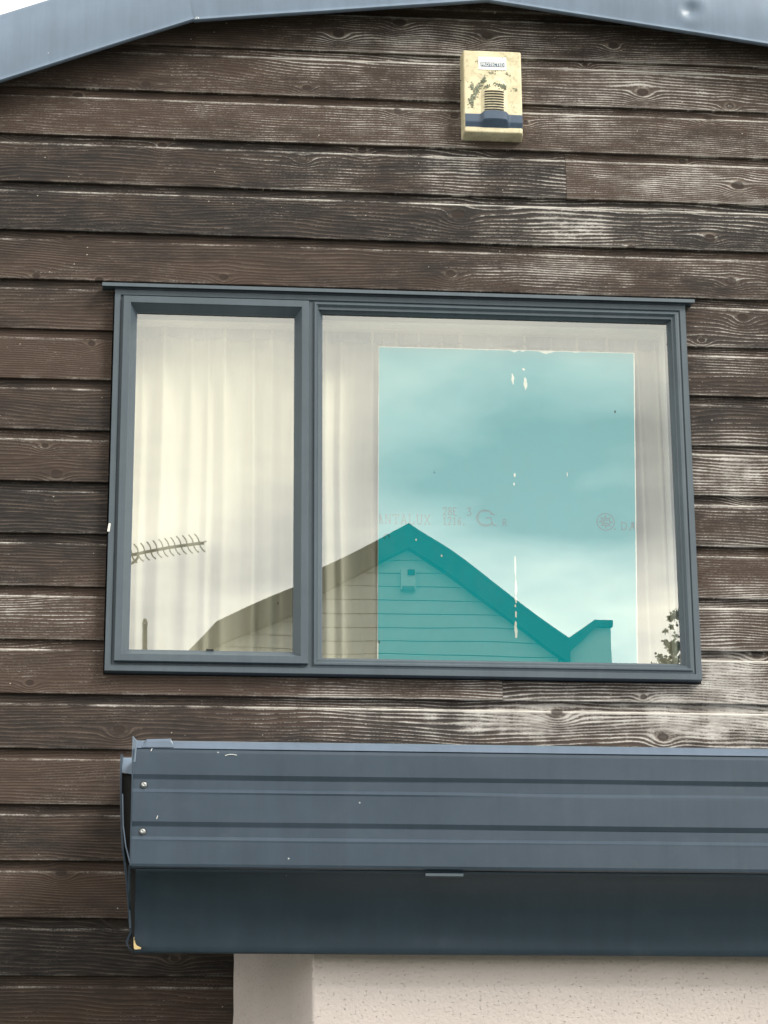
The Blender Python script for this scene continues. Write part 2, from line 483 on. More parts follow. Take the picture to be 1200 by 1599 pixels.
class MB:
    """collects shapes for one mesh"""

    def __init__(self):
        self.v = []; self.f = []

    def add(self, v, f):
        b = len(self.v)
        self.v += [tuple(q) for q in v]
        self.f += [tuple(b + i for i in q) for q in f]

    def box(self, a, b):
        (x0, y0, z0), (x1, y1, z1) = a, b
        self.add([(x0, y0, z0), (x1, y0, z0), (x1, y1, z0), (x0, y1, z0), (x0, y0, z1), (x1, y0, z1), (x1, y1, z1), (x0, y1, z1)],
                 [(0, 3, 2, 1), (4, 5, 6, 7), (0, 1, 5, 4), (1, 2, 6, 5), (2, 3, 7, 6), (3, 0, 4, 7)])

    def tube(self, pts, r, n=8, r1=None):
        pts = [Vector(p) for p in pts]
        rings = []
        for i, p in enumerate(pts):
            t = (pts[min(i + 1, len(pts) - 1)] - pts[max(i - 1, 0)]).normalized()
            a = t.orthogonal().normalized()
            if i and abs(t.dot(pa)) < 0.999:
                a = (pa - t * pa.dot(t)).normalized()
            pa = a
            b = t.cross(a)
            rr = r if r1 is None else r + (r1 - r) * i / (len(pts) - 1)
            rings.append([p + (a * math.cos(2 * math.pi * k / n) + b * math.sin(2 * math.pi * k / n)) * rr for k in range(n)])
        v = [q for rg in rings for q in rg]
        f = []
        for i in range(len(rings) - 1):
            for k in range(n):
                f.append((i * n + k, i * n + (k + 1) % n, (i + 1) * n + (k + 1) % n, (i + 1) * n + k))
        f.append(tuple(range(n))[::-1]); f.append(tuple(range((len(rings) - 1) * n, len(rings) * n)))
        self.add(v, f)

    def poly(self, pts2, y0, y1):
        """a flat outline in x, z given a thickness in y"""
        n = len(pts2)
        v = [(x, y0, z) for x, z in pts2] + [(x, y1, z) for x, z in pts2]
        f = [tuple(range(n)), tuple(range(2 * n - 1, n - 1, -1))]
        for i in range(n):
            f.append((i, i + n, (i + 1) % n + n, (i + 1) % n))
        self.add(v, f)

    def build(self, name, mat, parent=None, smooth=False, loc=None):
        return link(name, self.v, self.f, mat, parent, smooth, loc)


def frame_ring(rect, prof):
    """a mitred picture frame: prof is a list of (inset, y), closed into a loop"""
    x0, x1, z0, z1 = rect
    v = []; n = len(prof)
    for cx, cz in ((0, 0), (1, 0), (1, 1), (0, 1)):
        for i, y in prof:
            v.append(((x0 + i) if cx == 0 else (x1 - i), y, (z0 + i) if cz == 0 else (z1 - i)))
    f = []
    for c in range(4):
        d = (c + 1) % 4
        for k in range(n):
            k2 = (k + 1) % n
            f.append((c * n + k, d * n + k, d * n + k2, c * n + k2))
    m = MB(); m.add(v, f)
    return m


def smoothst(a, b, v):
    t = min(1, max(0, (v - a) / (b - a)))
    return t * t * (3 - 2 * t)


# ------------------------------------------------------------------ ground
def ground():
    n = NT('gravel_and_worn_grass')
    p = n.pos()
    a = n.noise(p, 0.5, 5, 0.6); b = n.noise(p, 25, 4, 0.7)
    c = n.mix(n.smooth(b, 0.3, 0.7), C(0.08, 0.08, 0.075), C(0.15, 0.15, 0.14))
    c = n.mix(n.smooth(n.math('ADD', a, n.math('MULTIPLY', b, 0.2)), 0.58, 0.72), c, C(0.07, 0.10, 0.04))
    n.base(c); n.rough(0.95); n.bump(b, 0.6, 0.02)
    S = 900
    o = link('ground', [(-S, -S, 0), (S, -S, 0), (S, S, 0), (-S, S, 0)], [(0, 1, 2, 3)], n.m)
    o['kind'] = 'structure'


ground()

# ------------------------------------------------------------------ the timber house
Z0, H, W = 3.4871, 1.2233, 1.8            # window sill height, height and width
ZB, PITCHB = 5.249, 0.1660                # bottom edge of the first row of boards below the gable, and the spacing
XL, XR = -1.7, 3.5

house = thing('timber_house', 'brown weathered timber clad gable wall with blue grey metal verge', 'house', (0, 0.02, 0))

# wear: where rain and sun have bared the wood (pixel centre, reach, strength)
WEAR = [(1150, 1120, 260, 60, 1.15), (820, 1120, 260, 45, .95), (560, 1105, 150, 40, .75), (1140, 1045, 100, 60, .95), (860, 1075, 260, 22, .75),
        (1150, 960, 90, 60, .75), (1150, 740, 90, 70, .75), (1160, 850, 90, 50, .45), (1140, 540, 90, 70, .5), (700, 265, 70, 60, .7),
        (850, 285, 50, 45, .6), (890, 350, 110, 45, .7), (880, 430, 140, 28, .7), (1040, 130, 260, 60, .66), (690, 80, 260, 55, .72),
        (640, 190, 180, 45, .5), (900, 190, 110, 45, .65), (1090, 290, 220, 60, .62), (1090, 210, 200, 40, .5), (1090, 420, 180, 40, .5), (60, 960, 80, 34, .6),
        (430, 190, 200, 40, .35), (520, 260, 160, 40, .3), (120, 180, 140, 50, .3), (560, 1080, 60, 14, .6), (1050, 360, 200, 45, .42)]


def wear_at(x, z):
    d = Vector((x, 0, z)) - CAM
    t = d.dot(FWD)
    px = 600 + F_PX * d.dot(RIGHT) / t
    py = 799.5 - F_PX * d.dot(UP) / t
    s = 0.0
    for a, b, ra, rb, k in WEAR:
        q = ((px - a) / ra) ** 2 + ((py - b) / rb) ** 2
        if q < 9:
            s = max(s, k * math.exp(-q * 0.8))
    return s + 0.04


VY = -0.075   # plane of the verge's lower lip
k1 = P(303, 37, VY); ap = P(760, 6, VY); r1 = P(1200, 75, VY); l0 = P(0, 133, VY)
sl_left = (k1.z - l0.z) / (k1.x - l0.x)
sl_right = (r1.z - ap.z) / (r1.x - ap.x)
k2x = ap.x + (ap.x - k1.x) * 1.35
k2 = Vector((k2x, VY, ap.z + sl_right * (k2x - ap.x)))
LIPP = [Vector((XL - .2, VY, k1.z + sl_left * (XL - .2 - k1.x))), k1, ap, k2, Vector((XR + .2, VY, k2.z - sl_left * (XR + .2 - k2.x)))]


def lip_z(x):
    for a, b in zip(LIPP, LIPP[1:]):
        if x <= b.x:
            return a.z + (b.z - a.z) * (x - a.x) / (b.x - a.x)
    return LIPP[-1].z


def make_board(row, xa, xb, zlo=None, zhi=None):
    """one plank; zlo / zhi = (x0, x1, z) cut a notch for the window"""
    rnd = random.Random(row * 131 + int(xa * 77))
    zb = ZB - row * PITCHB
    p = PITCHB
    dy = rnd.uniform(-0.0012, 0.0012)
    prof = [(0.0010, 0.0), (0.0135, 0.0), (0.0135, 0.012), (0.025, 0.012), (0.025, p + 0.010), (0.0150, p + 0.010), (0.0150, p - 0.0270), (0.0016, p - 0.0315), (0.0, p - 0.0345), (0.0, p - 0.039), (0.0, 0.08), (0.0, 0.010), (0.0, 0.005), (0.0002, 0.0012)]
    EDGE = [0.15, 0, 0, 0, 0, 0, .0, 1.0, .7, 0, 0, 0, 0.12, 0.3]
    EDGE = EDGE[:len(prof)]
    nx = max(3, int((xb - xa) / 0.07))
    xs = [xa + (xb - xa) * i / nx for i in range(nx + 1)]
    for nt_ in (zlo, zhi):
        if nt_:
            for e in (nt_[0], nt_[1]):
                if xa < e < xb:
                    xs += [e - 0.0004, e + 0.0004]
    xs.sort()
    v = []; wr = []; ed = []
    n = len(prof)
    for x in xs:
        jit = 0.0007 * mnoise.noise(Vector((x * 3.1, row * 7.7, 0)))
        bow = 0.0016 * mnoise.noise(Vector((x * 0.9, row * 3.3, 5)))
        fray = 0.0009 * mnoise.noise(Vector((x * 23, row * 5.1, 2)))
        for k, (y, z) in enumerate(prof):
            if k in (0, 13, 12):
                z = z + jit + fray
            if k in (7, 8):
                z += 0.0012 * mnoise.noise(Vector((x * 14, row * 2.1, 9)))
            z = min(z, lip_z(x) + 0.19 - zb)
            if zhi and zhi[0] < x < zhi[1]:
                z = min(z, zhi[2] - zb)
            if zlo and zlo[0] < x < zlo[1]:
                z = max(z, zlo[2] - zb)
            v.append((x, y + dy + bow, zb + z))
            wr.append(wear_at(x, zb + z)); ed.append(EDGE[k])
    f = []
    for i in range(len(xs) - 1):
        for k in range(n):
            k2 = (k + 1) % n
            f.append((i * n + k, (i + 1) * n + k, (i + 1) * n + k2, i * n + k2))
    f.append(tuple(range(n))); f.append(tuple(range(len(v) - n, len(v)))[::-1])
    o = link('board', v, f, 'wood', house, loc=(xa, 0, zb))
    for nm, vals in (('wear', wr), ('edge', ed)):
        at = o.data.attributes.new(nm, 'FLOAT', 'POINT')
        at.data.foreach_set('value', vals)
    return o


def boards():
    joint = {1: [P(884, 280, 0).x], 11: [P(785, 1075, 0).x], 17: [0.4], 22: [-0.3], -2: [-0.2]}
    for row in range(-5, 31):
        zb = ZB - row * PITCHB; zt = zb + PITCHB
        # as far as the roof covers
        a, b = XL, XR
        if zb > min(lip_z(XL), lip_z(XR)) - 0.4:
            xs = [XL + (XR - XL) * i / 400 for i in range(401)]
            ok = [x for x in xs if lip_z(x) + 0.19 > zb + 0.012]
            if not ok:
                continue
            a, b = ok[0], ok[-1]
        cuts = [a] + [j for j in joint.get(row, []) if a < j < b] + [b]
        for c, d in zip(cuts, cuts[1:]):
            if c > a: c += 0.0012
            lo = hi = None
            if zb < Z0 + H + 0.005 < zt:                        # the row the window head cuts
                lo = (0.0 - 0.004, W + 0.004, Z0 + H + 0.006)
            elif zb < Z0 - 0.004 < zt:
                hi = (0.0 - 0.004, W + 0.004, Z0 - 0.004)
            elif zb >= Z0 - 0.004 and zt <= Z0 + H + 0.01:
                make_board(row, c, -0.005); make_board(row, W + 0.005, d)
                continue
            make_board(row, c, d, lo, hi)


boards()

# the wall behind the boards, with the window opening left out
m = MB()
ys, ye = 0.030, 0.13
m.box((XL, ys, 0.0), (0.012, ye, 4.6))
m.box((W - 0.012, ys, 0.0), (XR, ye, 4.6))
m.box((0.012, ys, 0.0), (W - 0.012, ye, Z0 + 0.012))
m.box((0.012, ys, Z0 + H - 0.012), (W - 0.012, ye, 4.73))
m.poly([(XL, 4.6), (0.012, 4.6), (0.012, 4.73), (W - 0.012, 4.73), (W - 0.012, 4.6), (XR, 4.6), (XR, lip_z(XR) + .06), (k2.x, k2.z + .06), (ap.x, ap.z + .06), (k1.x, k1.z + .06), (XL, lip_z(XL) + .06)], ys, ye)
m.build('wall_sheathing', 'sheath', house)
m = MB()
m.box((XL - 0.01, 0.03, 0), (XL + 0.09, 6, lip_z(XL) + 0.05)); m.box((XR - 0.09, 0.03, 0), (XR + 0.01, 6, lip_z(XR) + 0.05)); m.box((XL, 5.9, 0), (XR, 6.0, 4.9))
m.build('side_wall', 'sidingpale', house)

# verge flashing along the gable: a rolled sheet with a turned-out lip
def verge(a, b, cut_a, cut_b, lap=0.0, name='verge_flashing'):
    d = (b - a); d.y = 0
    L = d.length; d.normalize()
    up = Vector((-d.z, 0, d.x))
    prof = [(0.006, -0.006), (0.0, -0.0075), (0.0, -0.0150), (0.001, -0.0255), (0.0030, -0.0262), (0.0095, -0.0165), (0.0115, -0.0095), (0.0135, -0.006)]
    for i in range(1, 23):
        t = i / 22
        prof.append((0.0125 + 0.222 * t, -0.006 - 0.011 * math.sin(math.pi * min(1, t * 1.0)) ** 1.2 + 0.012 * t * t))
    prof += [(0.244, 0.03), (0.255, 0.10)]
    nseg = max(2, int(L / 0.014))
    v = []; n = len(prof)
    for i in range(nseg + 1):
        t = i / nseg
        for s, y in prof:
            # mitre the ends
            sh = s * (cut_a * (1 - t) + cut_b * t)
            q = a + d * (L * t + sh) + up * s
            yy = y + 0.0022 * mnoise.noise(Vector((q.x * 3.0, 1.3, q.z * 3.0)))
            # one dent in the sheet
            dd = math.hypot(q.x - DENT.x, q.z - DENT.z)
            yy += 0.013 * math.exp(-(dd / 0.024) ** 2) - 0.003 * math.exp(-((dd - 0.04) / 0.02) ** 2)
            v.append((q.x, VY + yy - lap, q.z))
    f = []
    for i in range(nseg):
        for k in range(n - 1):
            f.append((i * n + k, i * n + k + 1, (i + 1) * n + k + 1, (i + 1) * n + k))
    return link(name, v, f, 'flash', house, True)


DENT = P(1078, 18, VY)
def mitre(a, b, c):
    d1 = (b - a).normalized(); d2 = (c - b).normalized()
    ang = math.atan2(d2.z, d2.x) - math.atan2(d1.z, d1.x)
    return math.tan(ang / 2)
LIPP = [Vector((p.x, VY, p.z)) for p in LIPP]
vl = []
for i in range(4):
    ca = mitre(LIPP[i - 1], LIPP[i], LIPP[i + 1]) if i > 0 else 0
    cb = -mitre(LIPP[i], LIPP[i + 1], LIPP[i + 2]) if i < 3 else 0
    vl.append(verge(LIPP[i].copy(), LIPP[i + 1].copy(), ca, cb + (0.06 if i == 0 else 0), 0.006 if i == 0 else 0.0))



def screw(name, c, r, parent, tilt=0.0):
    """pan-head screw with a washer; the head points towards -y"""
    m = MB()
    n = 14
    rings = [(1.0, 0.0), (1.0, -0.18), (0.78, -0.2), (0.78, -0.55), (0.62, -0.78), (0.3, -0.86), (0.25, -0.62), (0.02, -0.6)]
    v = []
    for rr, y in rings:
        for k in range(n):
            a = 2 * math.pi * k / n
            v.append((c[0] + rr * r * math.cos(a), c[1] + y * r, c[2] + rr * r * math.sin(a)))
    f = []
    for i in range(len(rings) - 1):
        for k in range(n):
            f.append((i * n + k, i * n + (k + 1) % n, (i + 1) * n + (k + 1) % n, (i + 1) * n + k))
    f.append(tuple(range((len(rings) - 1) * n, len(rings) * n)))
    o = link(name, v, f, 'steel', parent, True)
    m2 = MB()
    m2.tube([(c[0], c[1] + 0.001, c[2]), (c[0], c[1] - 0.12 * r, c[2])], r * 1.3, 16)
    return o, m2


pt = P(308, 30, VY - 0.01)
o, m2 = screw('screw', (pt.x, VY - 0.009, pt.z), 0.0085, vl[1])
m2.build('screw_washer', 'flash', vl[1])

# roof sheets running back from the verge
for i in range(4):
    a, b = LIPP[i], LIPP[i + 1]
    up = Vector((-(b - a).normalized().z, 0, (b - a).normalized().x)) * 0.232
    m = MB()
    v = []
    for y in (0.02, 6.2):
        for q, dz in ((a, 0), (b, 0), (b, -0.03), (a, -0.03)):
            v.append((q.x, y, q.z + 0.252 + dz))
    m.add(v, [(0, 1, 2, 3), (4, 7, 6, 5), (0, 4, 5, 1), (1, 5, 6, 2), (2, 6, 7, 3), (3, 7, 4, 0)])
    m.build('roof', 'darkroof', house)

# ------------------------------------------------------------------ window
win = part('window', house)
WX = lambda x: x
HT = Z0 + H
fr = frame_ring((0, W, Z0, HT), [(0, 0.024), (0, -0.030), (0.0012, -0.0315), (0.0175, -0.0315), (0.019, -0.030), (0.0195, -0.0235), (0.046, -0.0235), (0.046, 0.05), (0.012, 0.05), (0.012, 0.024)])
fr.build('outer_frame', 'trim', win)
m = MB()
m.box((0.583, -0.0245, Z0 + 0.0192), (0.627, 0.05, HT - 0.0192))
m.build('mullion', 'trim', win)
SASH = (0.0275, 0.6045, Z0 + 0.0285, HT - 0.0245)
sash = frame_ring(SASH, [(0, -0.022), (0, -0.0400), (0.0015, -0.0418), (0.0215, -0.0418), (0.023, -0.0405), (0.0235, -0.0375), (0.0415, -0.0095), (0.0435, -0.0085), (0.0435, 0.045), (0.004, 0.045), (0.004, -0.022)]).build('sash', 'trim', win)
FIX = (0.6265, W - 0.0335, Z0 + 0.0335, HT - 0.0305)
frame_ring(FIX, [(-0.006, -0.0240), (-0.006, -0.0300), (-0.004, -0.0322), (0.001, -0.0322), (0.0205, -0.0052), (0.0225, -0.0042), (0.0225, 0.045), (-0.006, 0.045)]).build('glazing_bead', 'trim', win)
# face of the fixed light between bead and flange
frame_ring((0.6205, W - 0.0195, Z0 + 0.0195, HT - 0.0195), [(0.0, -0.0237), (0.0, -0.0262), (0.0130, -0.0290), (0.0130, -0.0237)]).build('glazing_frame', 'trim', win)


def pane(rect, y, parent, tilt=0.0, roty=0.0):
    x0, x1, z0, z1 = rect
    cx, cz = (x0 + x1) / 2, (z0 + z1) / 2
    v = []
    for x, z in ((x0, z0), (x1, z0), (x1, z1), (x0, z1)):
        v.append((x, y + (z - cz) * tilt + (x - cx) * roty, z))
    o = link('pane', v, [(0, 1, 2, 3)], 'glass', parent)
    if o.data.polygons[0].normal.y > 0:          # the coated side faces out
        o.data.flip_normals()
    return o


pane((SASH[0] + 0.040, SASH[1] - 0.040, SASH[2] + 0.040, SASH[3] - 0.040), -0.004, win, tilt=0.0028)
pane((FIX[0] + 0.019, FIX[1] - 0.019, FIX[2] + 0.019, FIX[3] - 0.019), 0.001, win)
# drip cap over the head
m = MB()
xa = P(160, 448, -0.045).x; xb = P(1085, 475, -0.045).x
v = []
prof = [(0.02, HT + 0.020), (-0.040, HT + 0.0165), (-0.048, HT + 0.0145), (-0.049, HT + 0.0030), (-0.0465, HT + 0.0030), (-0.0455, HT + 0.0110), (0.02, HT + 0.0125)]
for x in (xa, xb):
    v += [(x, y, z) for y, z in prof]
k = len(prof)
m.add(v, [(i, (i + 1) % k, (i + 1) % k + k, i + k) for i in range(k)] + [tuple(range(k)), tuple(range(2 * k - 1, k - 1, -1))])
m.build('drip_cap', 'trim', win)
m = MB()
m.box((0.0, -0.0335, HT + 0.0005), (W, 0.02, HT + 0.0085))
m.build('head_trim', 'trim', win)
# white lining of the opening inside
m = frame_ring((0.012, W - 0.012, Z0 + 0.012, HT - 0.012), [(0.0, 0.0505), (0.047, 0.0505), (0.047, 0.30), (0.0, 0.30)])
m.build('inner_lining', 'white', win)
# a little weather strip end and drain slots
m = MB()
q = P(170, 824, -0.032)
m.add([(q.x - .004, -0.034, q.z - .012), (q.x + .003, -0.036, q.z - .013), (q.x + .006, -0.034, q.z + .013), (q.x, -0.033, q.z + .014), (q.x - .004, -0.03, q.z - .012), (q.x + .003, -0.03, q.z - .013), (q.x + .006, -0.03, q.z + .013), (q.x, -0.03, q.z + .014)],
      [(0, 1, 2, 3), (4, 7, 6, 5), (0, 4, 5, 1), (1, 5, 6, 2), (2, 6, 7, 3), (3, 7, 4, 0)])
m.build('sealant_flake', 'gyp', win)
m = MB()
q = P(1050, 1046, -0.0262)
m.box((q.x - .011, -0.0280, q.z - .0025), (q.x + .011, -0.0262, q.z + .0025))
m.build('drain_cover', 'rubber', win)
m = MB()
q = P(328, 1014, -0.012)
m.box((q.x - .011, -0.013, q.z - .003), (q.x + .011, -0.008, q.z + .001))
m.build('drain_cover', 'rubber', win)

# room behind the window
m = MB()
m.box((-1.0, 0.31, 3.0), (2.9, 0.33, 5.1)) if False else None
m.add([(-1.2, 0.135, 2.5), (3.0, 0.135, 2.5), (3.0, 3.6, 2.5), (-1.2, 3.6, 2.5), (-1.2, 0.135, 4.95), (3.0, 0.135, 4.95), (3.0, 3.6, 4.95), (-1.2, 3.6, 4.95)],
      [(0, 1, 2, 3), (4, 5, 6, 7), (1, 2, 6, 5), (2, 3, 7, 6), (3, 0, 4, 7)])
o = m.build('room_interior', 'room'); o['kind'] = 'structure'

# ------------------------------------------------------------------ curtains
def curtain(x0, x1, seed, label):
    rnd = random.Random(seed)
    t = thing('curtain', label, 'curtain', ((x0 + x1) / 2, 0.13, Z0 + 0.03), 'cream curtains behind the window')
    zt = P(400, 499, 0.11).z; zb = Z0 - 0.05
    nx, nz = int((x1 - x0) / 0.004), 46
    folds = []
    x = x0
    while x < x1 + 0.1:
        folds.append((x, rnd.uniform(0.3, 1.0), rnd.uniform(0.010, 0.022)))
        x += rnd.uniform(0.035, 0.105)

    def fold(x, z):
        dz = (zt - z)
        lo = smoothst(0.0, 0.5, dz)
        xx = x + 0.010 * mnoise.noise(Vector((x * 3, z * 1.3, seed))) * lo
        y = 0.0
        for fx, amp, wd in folds:
            g = math.exp(-((xx - fx) / (wd * (0.6 + 0.7 * lo))) ** 2)
            y -= amp * g * (0.026 + 0.016 * lo)
        y += 0.022 * mnoise.noise(Vector((xx * 5, z * 0.8, seed + 3))) * lo
        y += 0.004 * mnoise.noise(Vector((xx * 34, z * 1.6, seed + 8))) * (1 - 0.5 * lo)
        # puckers under the heading
        y += 0.013 * mnoise.noise(Vector((xx * 48, z * 3, seed + 1))) * math.exp(-dz / 0.16)
        return y
    v = []; f = []
    for j in range(nz + 1):
        z = zt + (zb - zt) * (j / nz) ** 1.25
        for i in range(nx + 1):
            x = x0 + (x1 - x0) * i / nx
            v.append((x, 0.135 + fold(x, z), z))
    for j in range(nz):
        for i in range(nx):
            a = j * (nx + 1) + i
            f.append((a, a + 1, a + nx + 2, a + nx + 1))
    link('cloth', v, f, 'curtain', t, True)
    # heading tape, gathered, in front of the cloth
    v = []; f = []
    h0 = 0.066
    for j in range(9):
        for i in range(nx + 1):
            x = x0 + (x1 - x0) * i / nx
            hh = h0 + 0.010 * mnoise.noise(Vector((x * 9, seed, 0))) + 0.004 * mnoise.noise(Vector((x * 40, seed, 4)))
            z = zt + 0.001 - hh * j / 8
            pk = mnoise.noise(Vector((x * 75, z * 5, seed + 20)))
            v.append((x, 0.1285 + fold(x, zt - 0.03) * 0.6 + 0.006 * pk * (0.4 + 0.6 * abs(j - 4) / 4) - (0.002 if j == 8 else 0), z))
    for j in range(8):
        for i in range(nx):
            a = j * (nx + 1) + i
            f.append((a, a + 1, a + nx + 2, a + nx + 1))
    link('heading_tape', v, f, 'tape', t, True)
    return t


curtain(0.03, 0.86, 4, 'cream curtain drawn across the narrow left pane of the window')
curtain(0.85, 1.78, 9, 'cream curtain mostly hidden behind the teal board in the window')
cr = thing('curtain_rail', 'pale curtain rail along the head inside the window', 'curtain rail', (W / 2, 0.12, HT - 0.07))
m = MB(); zt = P(400, 499, 0.11).z
m.box((0.0605, 0.094, zt + 0.0005), (W - 0.0605, 0.125, HT - 0.0605)); m.build('rail', 'white', cr)

# ------------------------------------------------------------------ teal board behind the glass
BY = 0.050
b_tl = P(592, 541, BY); b_tr = P(991, 551, BY)
bx0, bx1 = b_tl.x, b_tr.x
bx1b = P(996, 1030, BY).x
bx0b = P(589.5, 1028, BY).x
zbot = Z0 + 0.060
tb = thing('plasterboard', 'teal plasterboard sheet standing behind the wide window pane', 'plasterboard', ((bx0 + bx1) / 2, BY, zbot))


def teal_board():
    rnd = random.Random(3)
    def side(xa, za, xb, zb_, n, amp, r):
        return [(xa + (xb - xa) * i / n + r.uniform(-amp, amp) * (0 < i < n), za + (zb_ - za) * i / n) for i in range(n)]
    core = MB()
    pts = side(bx0b, zbot, bx1b, zbot, 2, 0, rnd) + side(bx1b, zbot, bx1, b_tr.z, 30, .0006, rnd) + [(bx1, b_tr.z)] + [(bx0 + (bx1 - bx0) * (1 - i / 2), b_tr.z + (b_tl.z - b_tr.z) * i / 2) for i in range(1, 2)] + [(bx0, b_tl.z)] + side(bx0, b_tl.z, bx0b, zbot, 30, .0006, rnd)[1:]
    core.poly(pts, BY, BY + 0.0125)
    core.build('core', 'gyp', tb)
    # the teal paper face, torn along the top edge
    top = []
    n = 160
    for i in range(n + 1):
        t = i / n
        x = bx0 + 0.0012 + (bx1 - bx0 - 0.0044) * t
        z = b_tl.z + (b_tr.z - b_tl.z) * t - 0.0022
        px = 592 + 399 * t
        tear = 0.0009 * abs(mnoise.noise(Vector((x * 90, 0, 0))))
        for c, wd, dp in ((803, 7, .009), (816, 5, .005), (853, 15, .0125), (900, 6, .004), (760, 4, .002)):
            q = abs(px - c) / wd
            if q < 1:
                tear += dp * (1 - q) * (0.75 + 0.4 * mnoise.noise(Vector((x * 120, 3, 0))))
        top.append((x, z - tear))
    left = []
    for i in range(1, 120):
        t = i / 120
        x = bx0 + (bx0b - bx0) * t + 0.0010 + 0.0008 * abs(mnoise.noise(Vector((t * 60, 1, 1))))
        z = b_tl.z + (zbot - b_tl.z) * t
        if t > 0.94: x += 0.002
        left.append((x, z - 0.002))
    right = []
    for i in range(1, 120):
        t = i / 120
        x = bx1b + (bx1 - bx1b) * t - 0.0030 - 0.0012 * abs(mnoise.noise(Vector((t * 40, 8, 1))))
        right.append((x, zbot + (b_tr.z - zbot) * t - 0.002))
    outline = top[::-1] + left + [(bx0b + 0.003, zbot), (bx1b - 0.003, zbot)] + right
    me = MB()
    me.poly(outline, BY - 0.0007, BY - 0.0001)
    me.build('paper_face', 'teal', tb)
    # chips where the paper has come off
    chips = [(801, 592, 3, 9), (821, 600, 4, 11), (818, 577, 3, 2), (804, 742, 2, 4), (803, 756, 2, 2.5), (805, 885, 2, 20), (806, 917, 2.5, 16), (806, 936, 2.5, 6), (805, 946, 1.6, 2.5), (806, 960, 1.8, 6), (806, 985, 3, 14), (886, 741, 1, 4), (650, 843, 1.6, 2), (690, 868, 2, 2)]
    for cx, cy, rx, ry in chips:
        c = P(cx, cy, BY); s = 1.9e-3
        n = 14
        pts = []
        for k in range(n):
            a = 2 * math.pi * k / n
            rr = 0.75 + 0.5 * rnd.random()
            pts.append((c.x + rx * s * rr * math.cos(a) * 0.75, c.z + ry * s * rr * math.sin(a)))
        q = MB(); q.poly(pts, BY - 0.0013, BY - 0.0007)
        q.build('paper_chip', 'gyp', tb)


teal_board()

# lettering printed on the board: strokes with slab serifs
GLY = {
    'D': [[(.15, 0), (.15, 1)], [(0, 0), (.5, 0), (.8, .2), (.85, .5), (.8, .8), (.5, 1), (0, 1)]],
    'A': [[(.1, 0), (.5, 1), (.9, 0)], [(.25, .35), (.75, .35)], [(-.05, 0), (.28, 0)], [(.72, 0), (1.05, 0)], [(.3, 1), (.5, 1)]],
    'N': [[(.15, 0), (.15, 1), (.85, 0), (.85, 1)], [(0, 0), (.3, 0)], [(0, 1), (.2, 1)], [(.7, 1), (1, 1)]],
    'T': [[(.5, 0), (.5, 1)], [(0, .75), (0, 1), (1, 1), (1, .75)], [(.3, 0), (.7, 0)]],
    'L': [[(.2, 0), (.2, 1)], [(0, 1), (.4, 1)], [(0, 0), (.9, 0), (.9, .28)]],
    'U': [[(.15, 1), (.15, .25), (.3, 0), (.7, 0), (.85, .25), (.85, 1)], [(0, 1), (.3, 1)], [(.7, 1), (1, 1)]],
    'X': [[(.1, 0), (.9, 1)], [(.1, 1), (.9, 0)], [(-.05, 0), (.25, 0)], [(.75, 0), (1.05, 0)], [(-.05, 1), (.25, 1)], [(.75, 1), (1.05, 1)]],
    '2': [[(.05, .75), (.2, 1), (.7, 1), (.85, .75), (.8, .55), (.05, 0), (.9, 0)]],
    '8': [[(.5, .53), (.15, .7), (.2, .95), (.5, 1), (.8, .95), (.85, .7), (.5, .53), (.1, .33), (.15, .06), (.5, 0), (.85, .06), (.9, .33), (.5, .53)]],
    'E': [[(.85, 0), (.1, 0), (.1, 1), (.85, 1)], [(.1, .52), (.65, .52)]],
    '3': [[(.1, 1), (.85, 1), (.45, .58), (.75, .52), (.88, .28), (.7, .03), (.35, 0), (.08, .15)]],
    '1': [[(.2, .8), (.5, 1), (.5, 0)], [(.25, 0), (.75, 0)]],
    '6': [[(.8, .95), (.45, .9), (.15, .5), (.15, .15), (.45, 0), (.8, .12), (.85, .38), (.6, .52), (.2, .4)]],
    '.': [[(.3, 0), (.4, 0), (.4, .1), (.3, .1), (.3, 0)]],
    'R': [[(.15, 0), (.15, 1), (.7, 1), (.85, .78), (.7, .52), (.15, .52)], [(.45, .52), (.9, 0)]],
    ' ': [],
}


def strokes(mb, lines, th, y0, y1):
    for ln in lines:
        for a, b in zip(ln, ln[1:]):
            a, b = Vector((a[0], 0, a[1])), Vector((b[0], 0, b[1]))
            d = b - a
            if d.length < 1e-7:
                continue
            d.normalize(); n = Vector((-d.z, 0, d.x)) * th * 0.5
            e = d * th * 0.3
            q = [a - e + n, a - e - n, b + e - n, b + e + n]
            mb.poly([(p.x, p.z) for p in q], y0, y1)


def word(text, px0, py_base, px_w, px_h, parent, name, cut_lo=None, cut_hi=None, slope=0.026):
    y0, y1 = BY - 0.0010, BY - 0.00072
    mb = MB()
    o = P(px0, py_base, BY)
    s = (P(px0 + 100, py_base, BY).x - o.x) / 100
    adv = px_w / len(text)
    for i, ch in enumerate(text):
        bx = o.x + i * adv * s; bz = o.z - i * adv * s * slope * 0
        for ln in GLY[ch]:
            pts = [(bx + q[0] * adv * 0.78 * s, bz + q[1] * px_h * s) for q in ln]
            if cut_lo is not None:
                pts = [(max(x, cut_lo), z) for x, z in pts]
            if cut_hi is not None:
                pts = [(min(x, cut_hi), z) for x, z in pts]
            strokes(mb, [pts], 1.15 * s, y0 + i * 1e-6, y1)
    return mb.build(name, 'ink', parent)


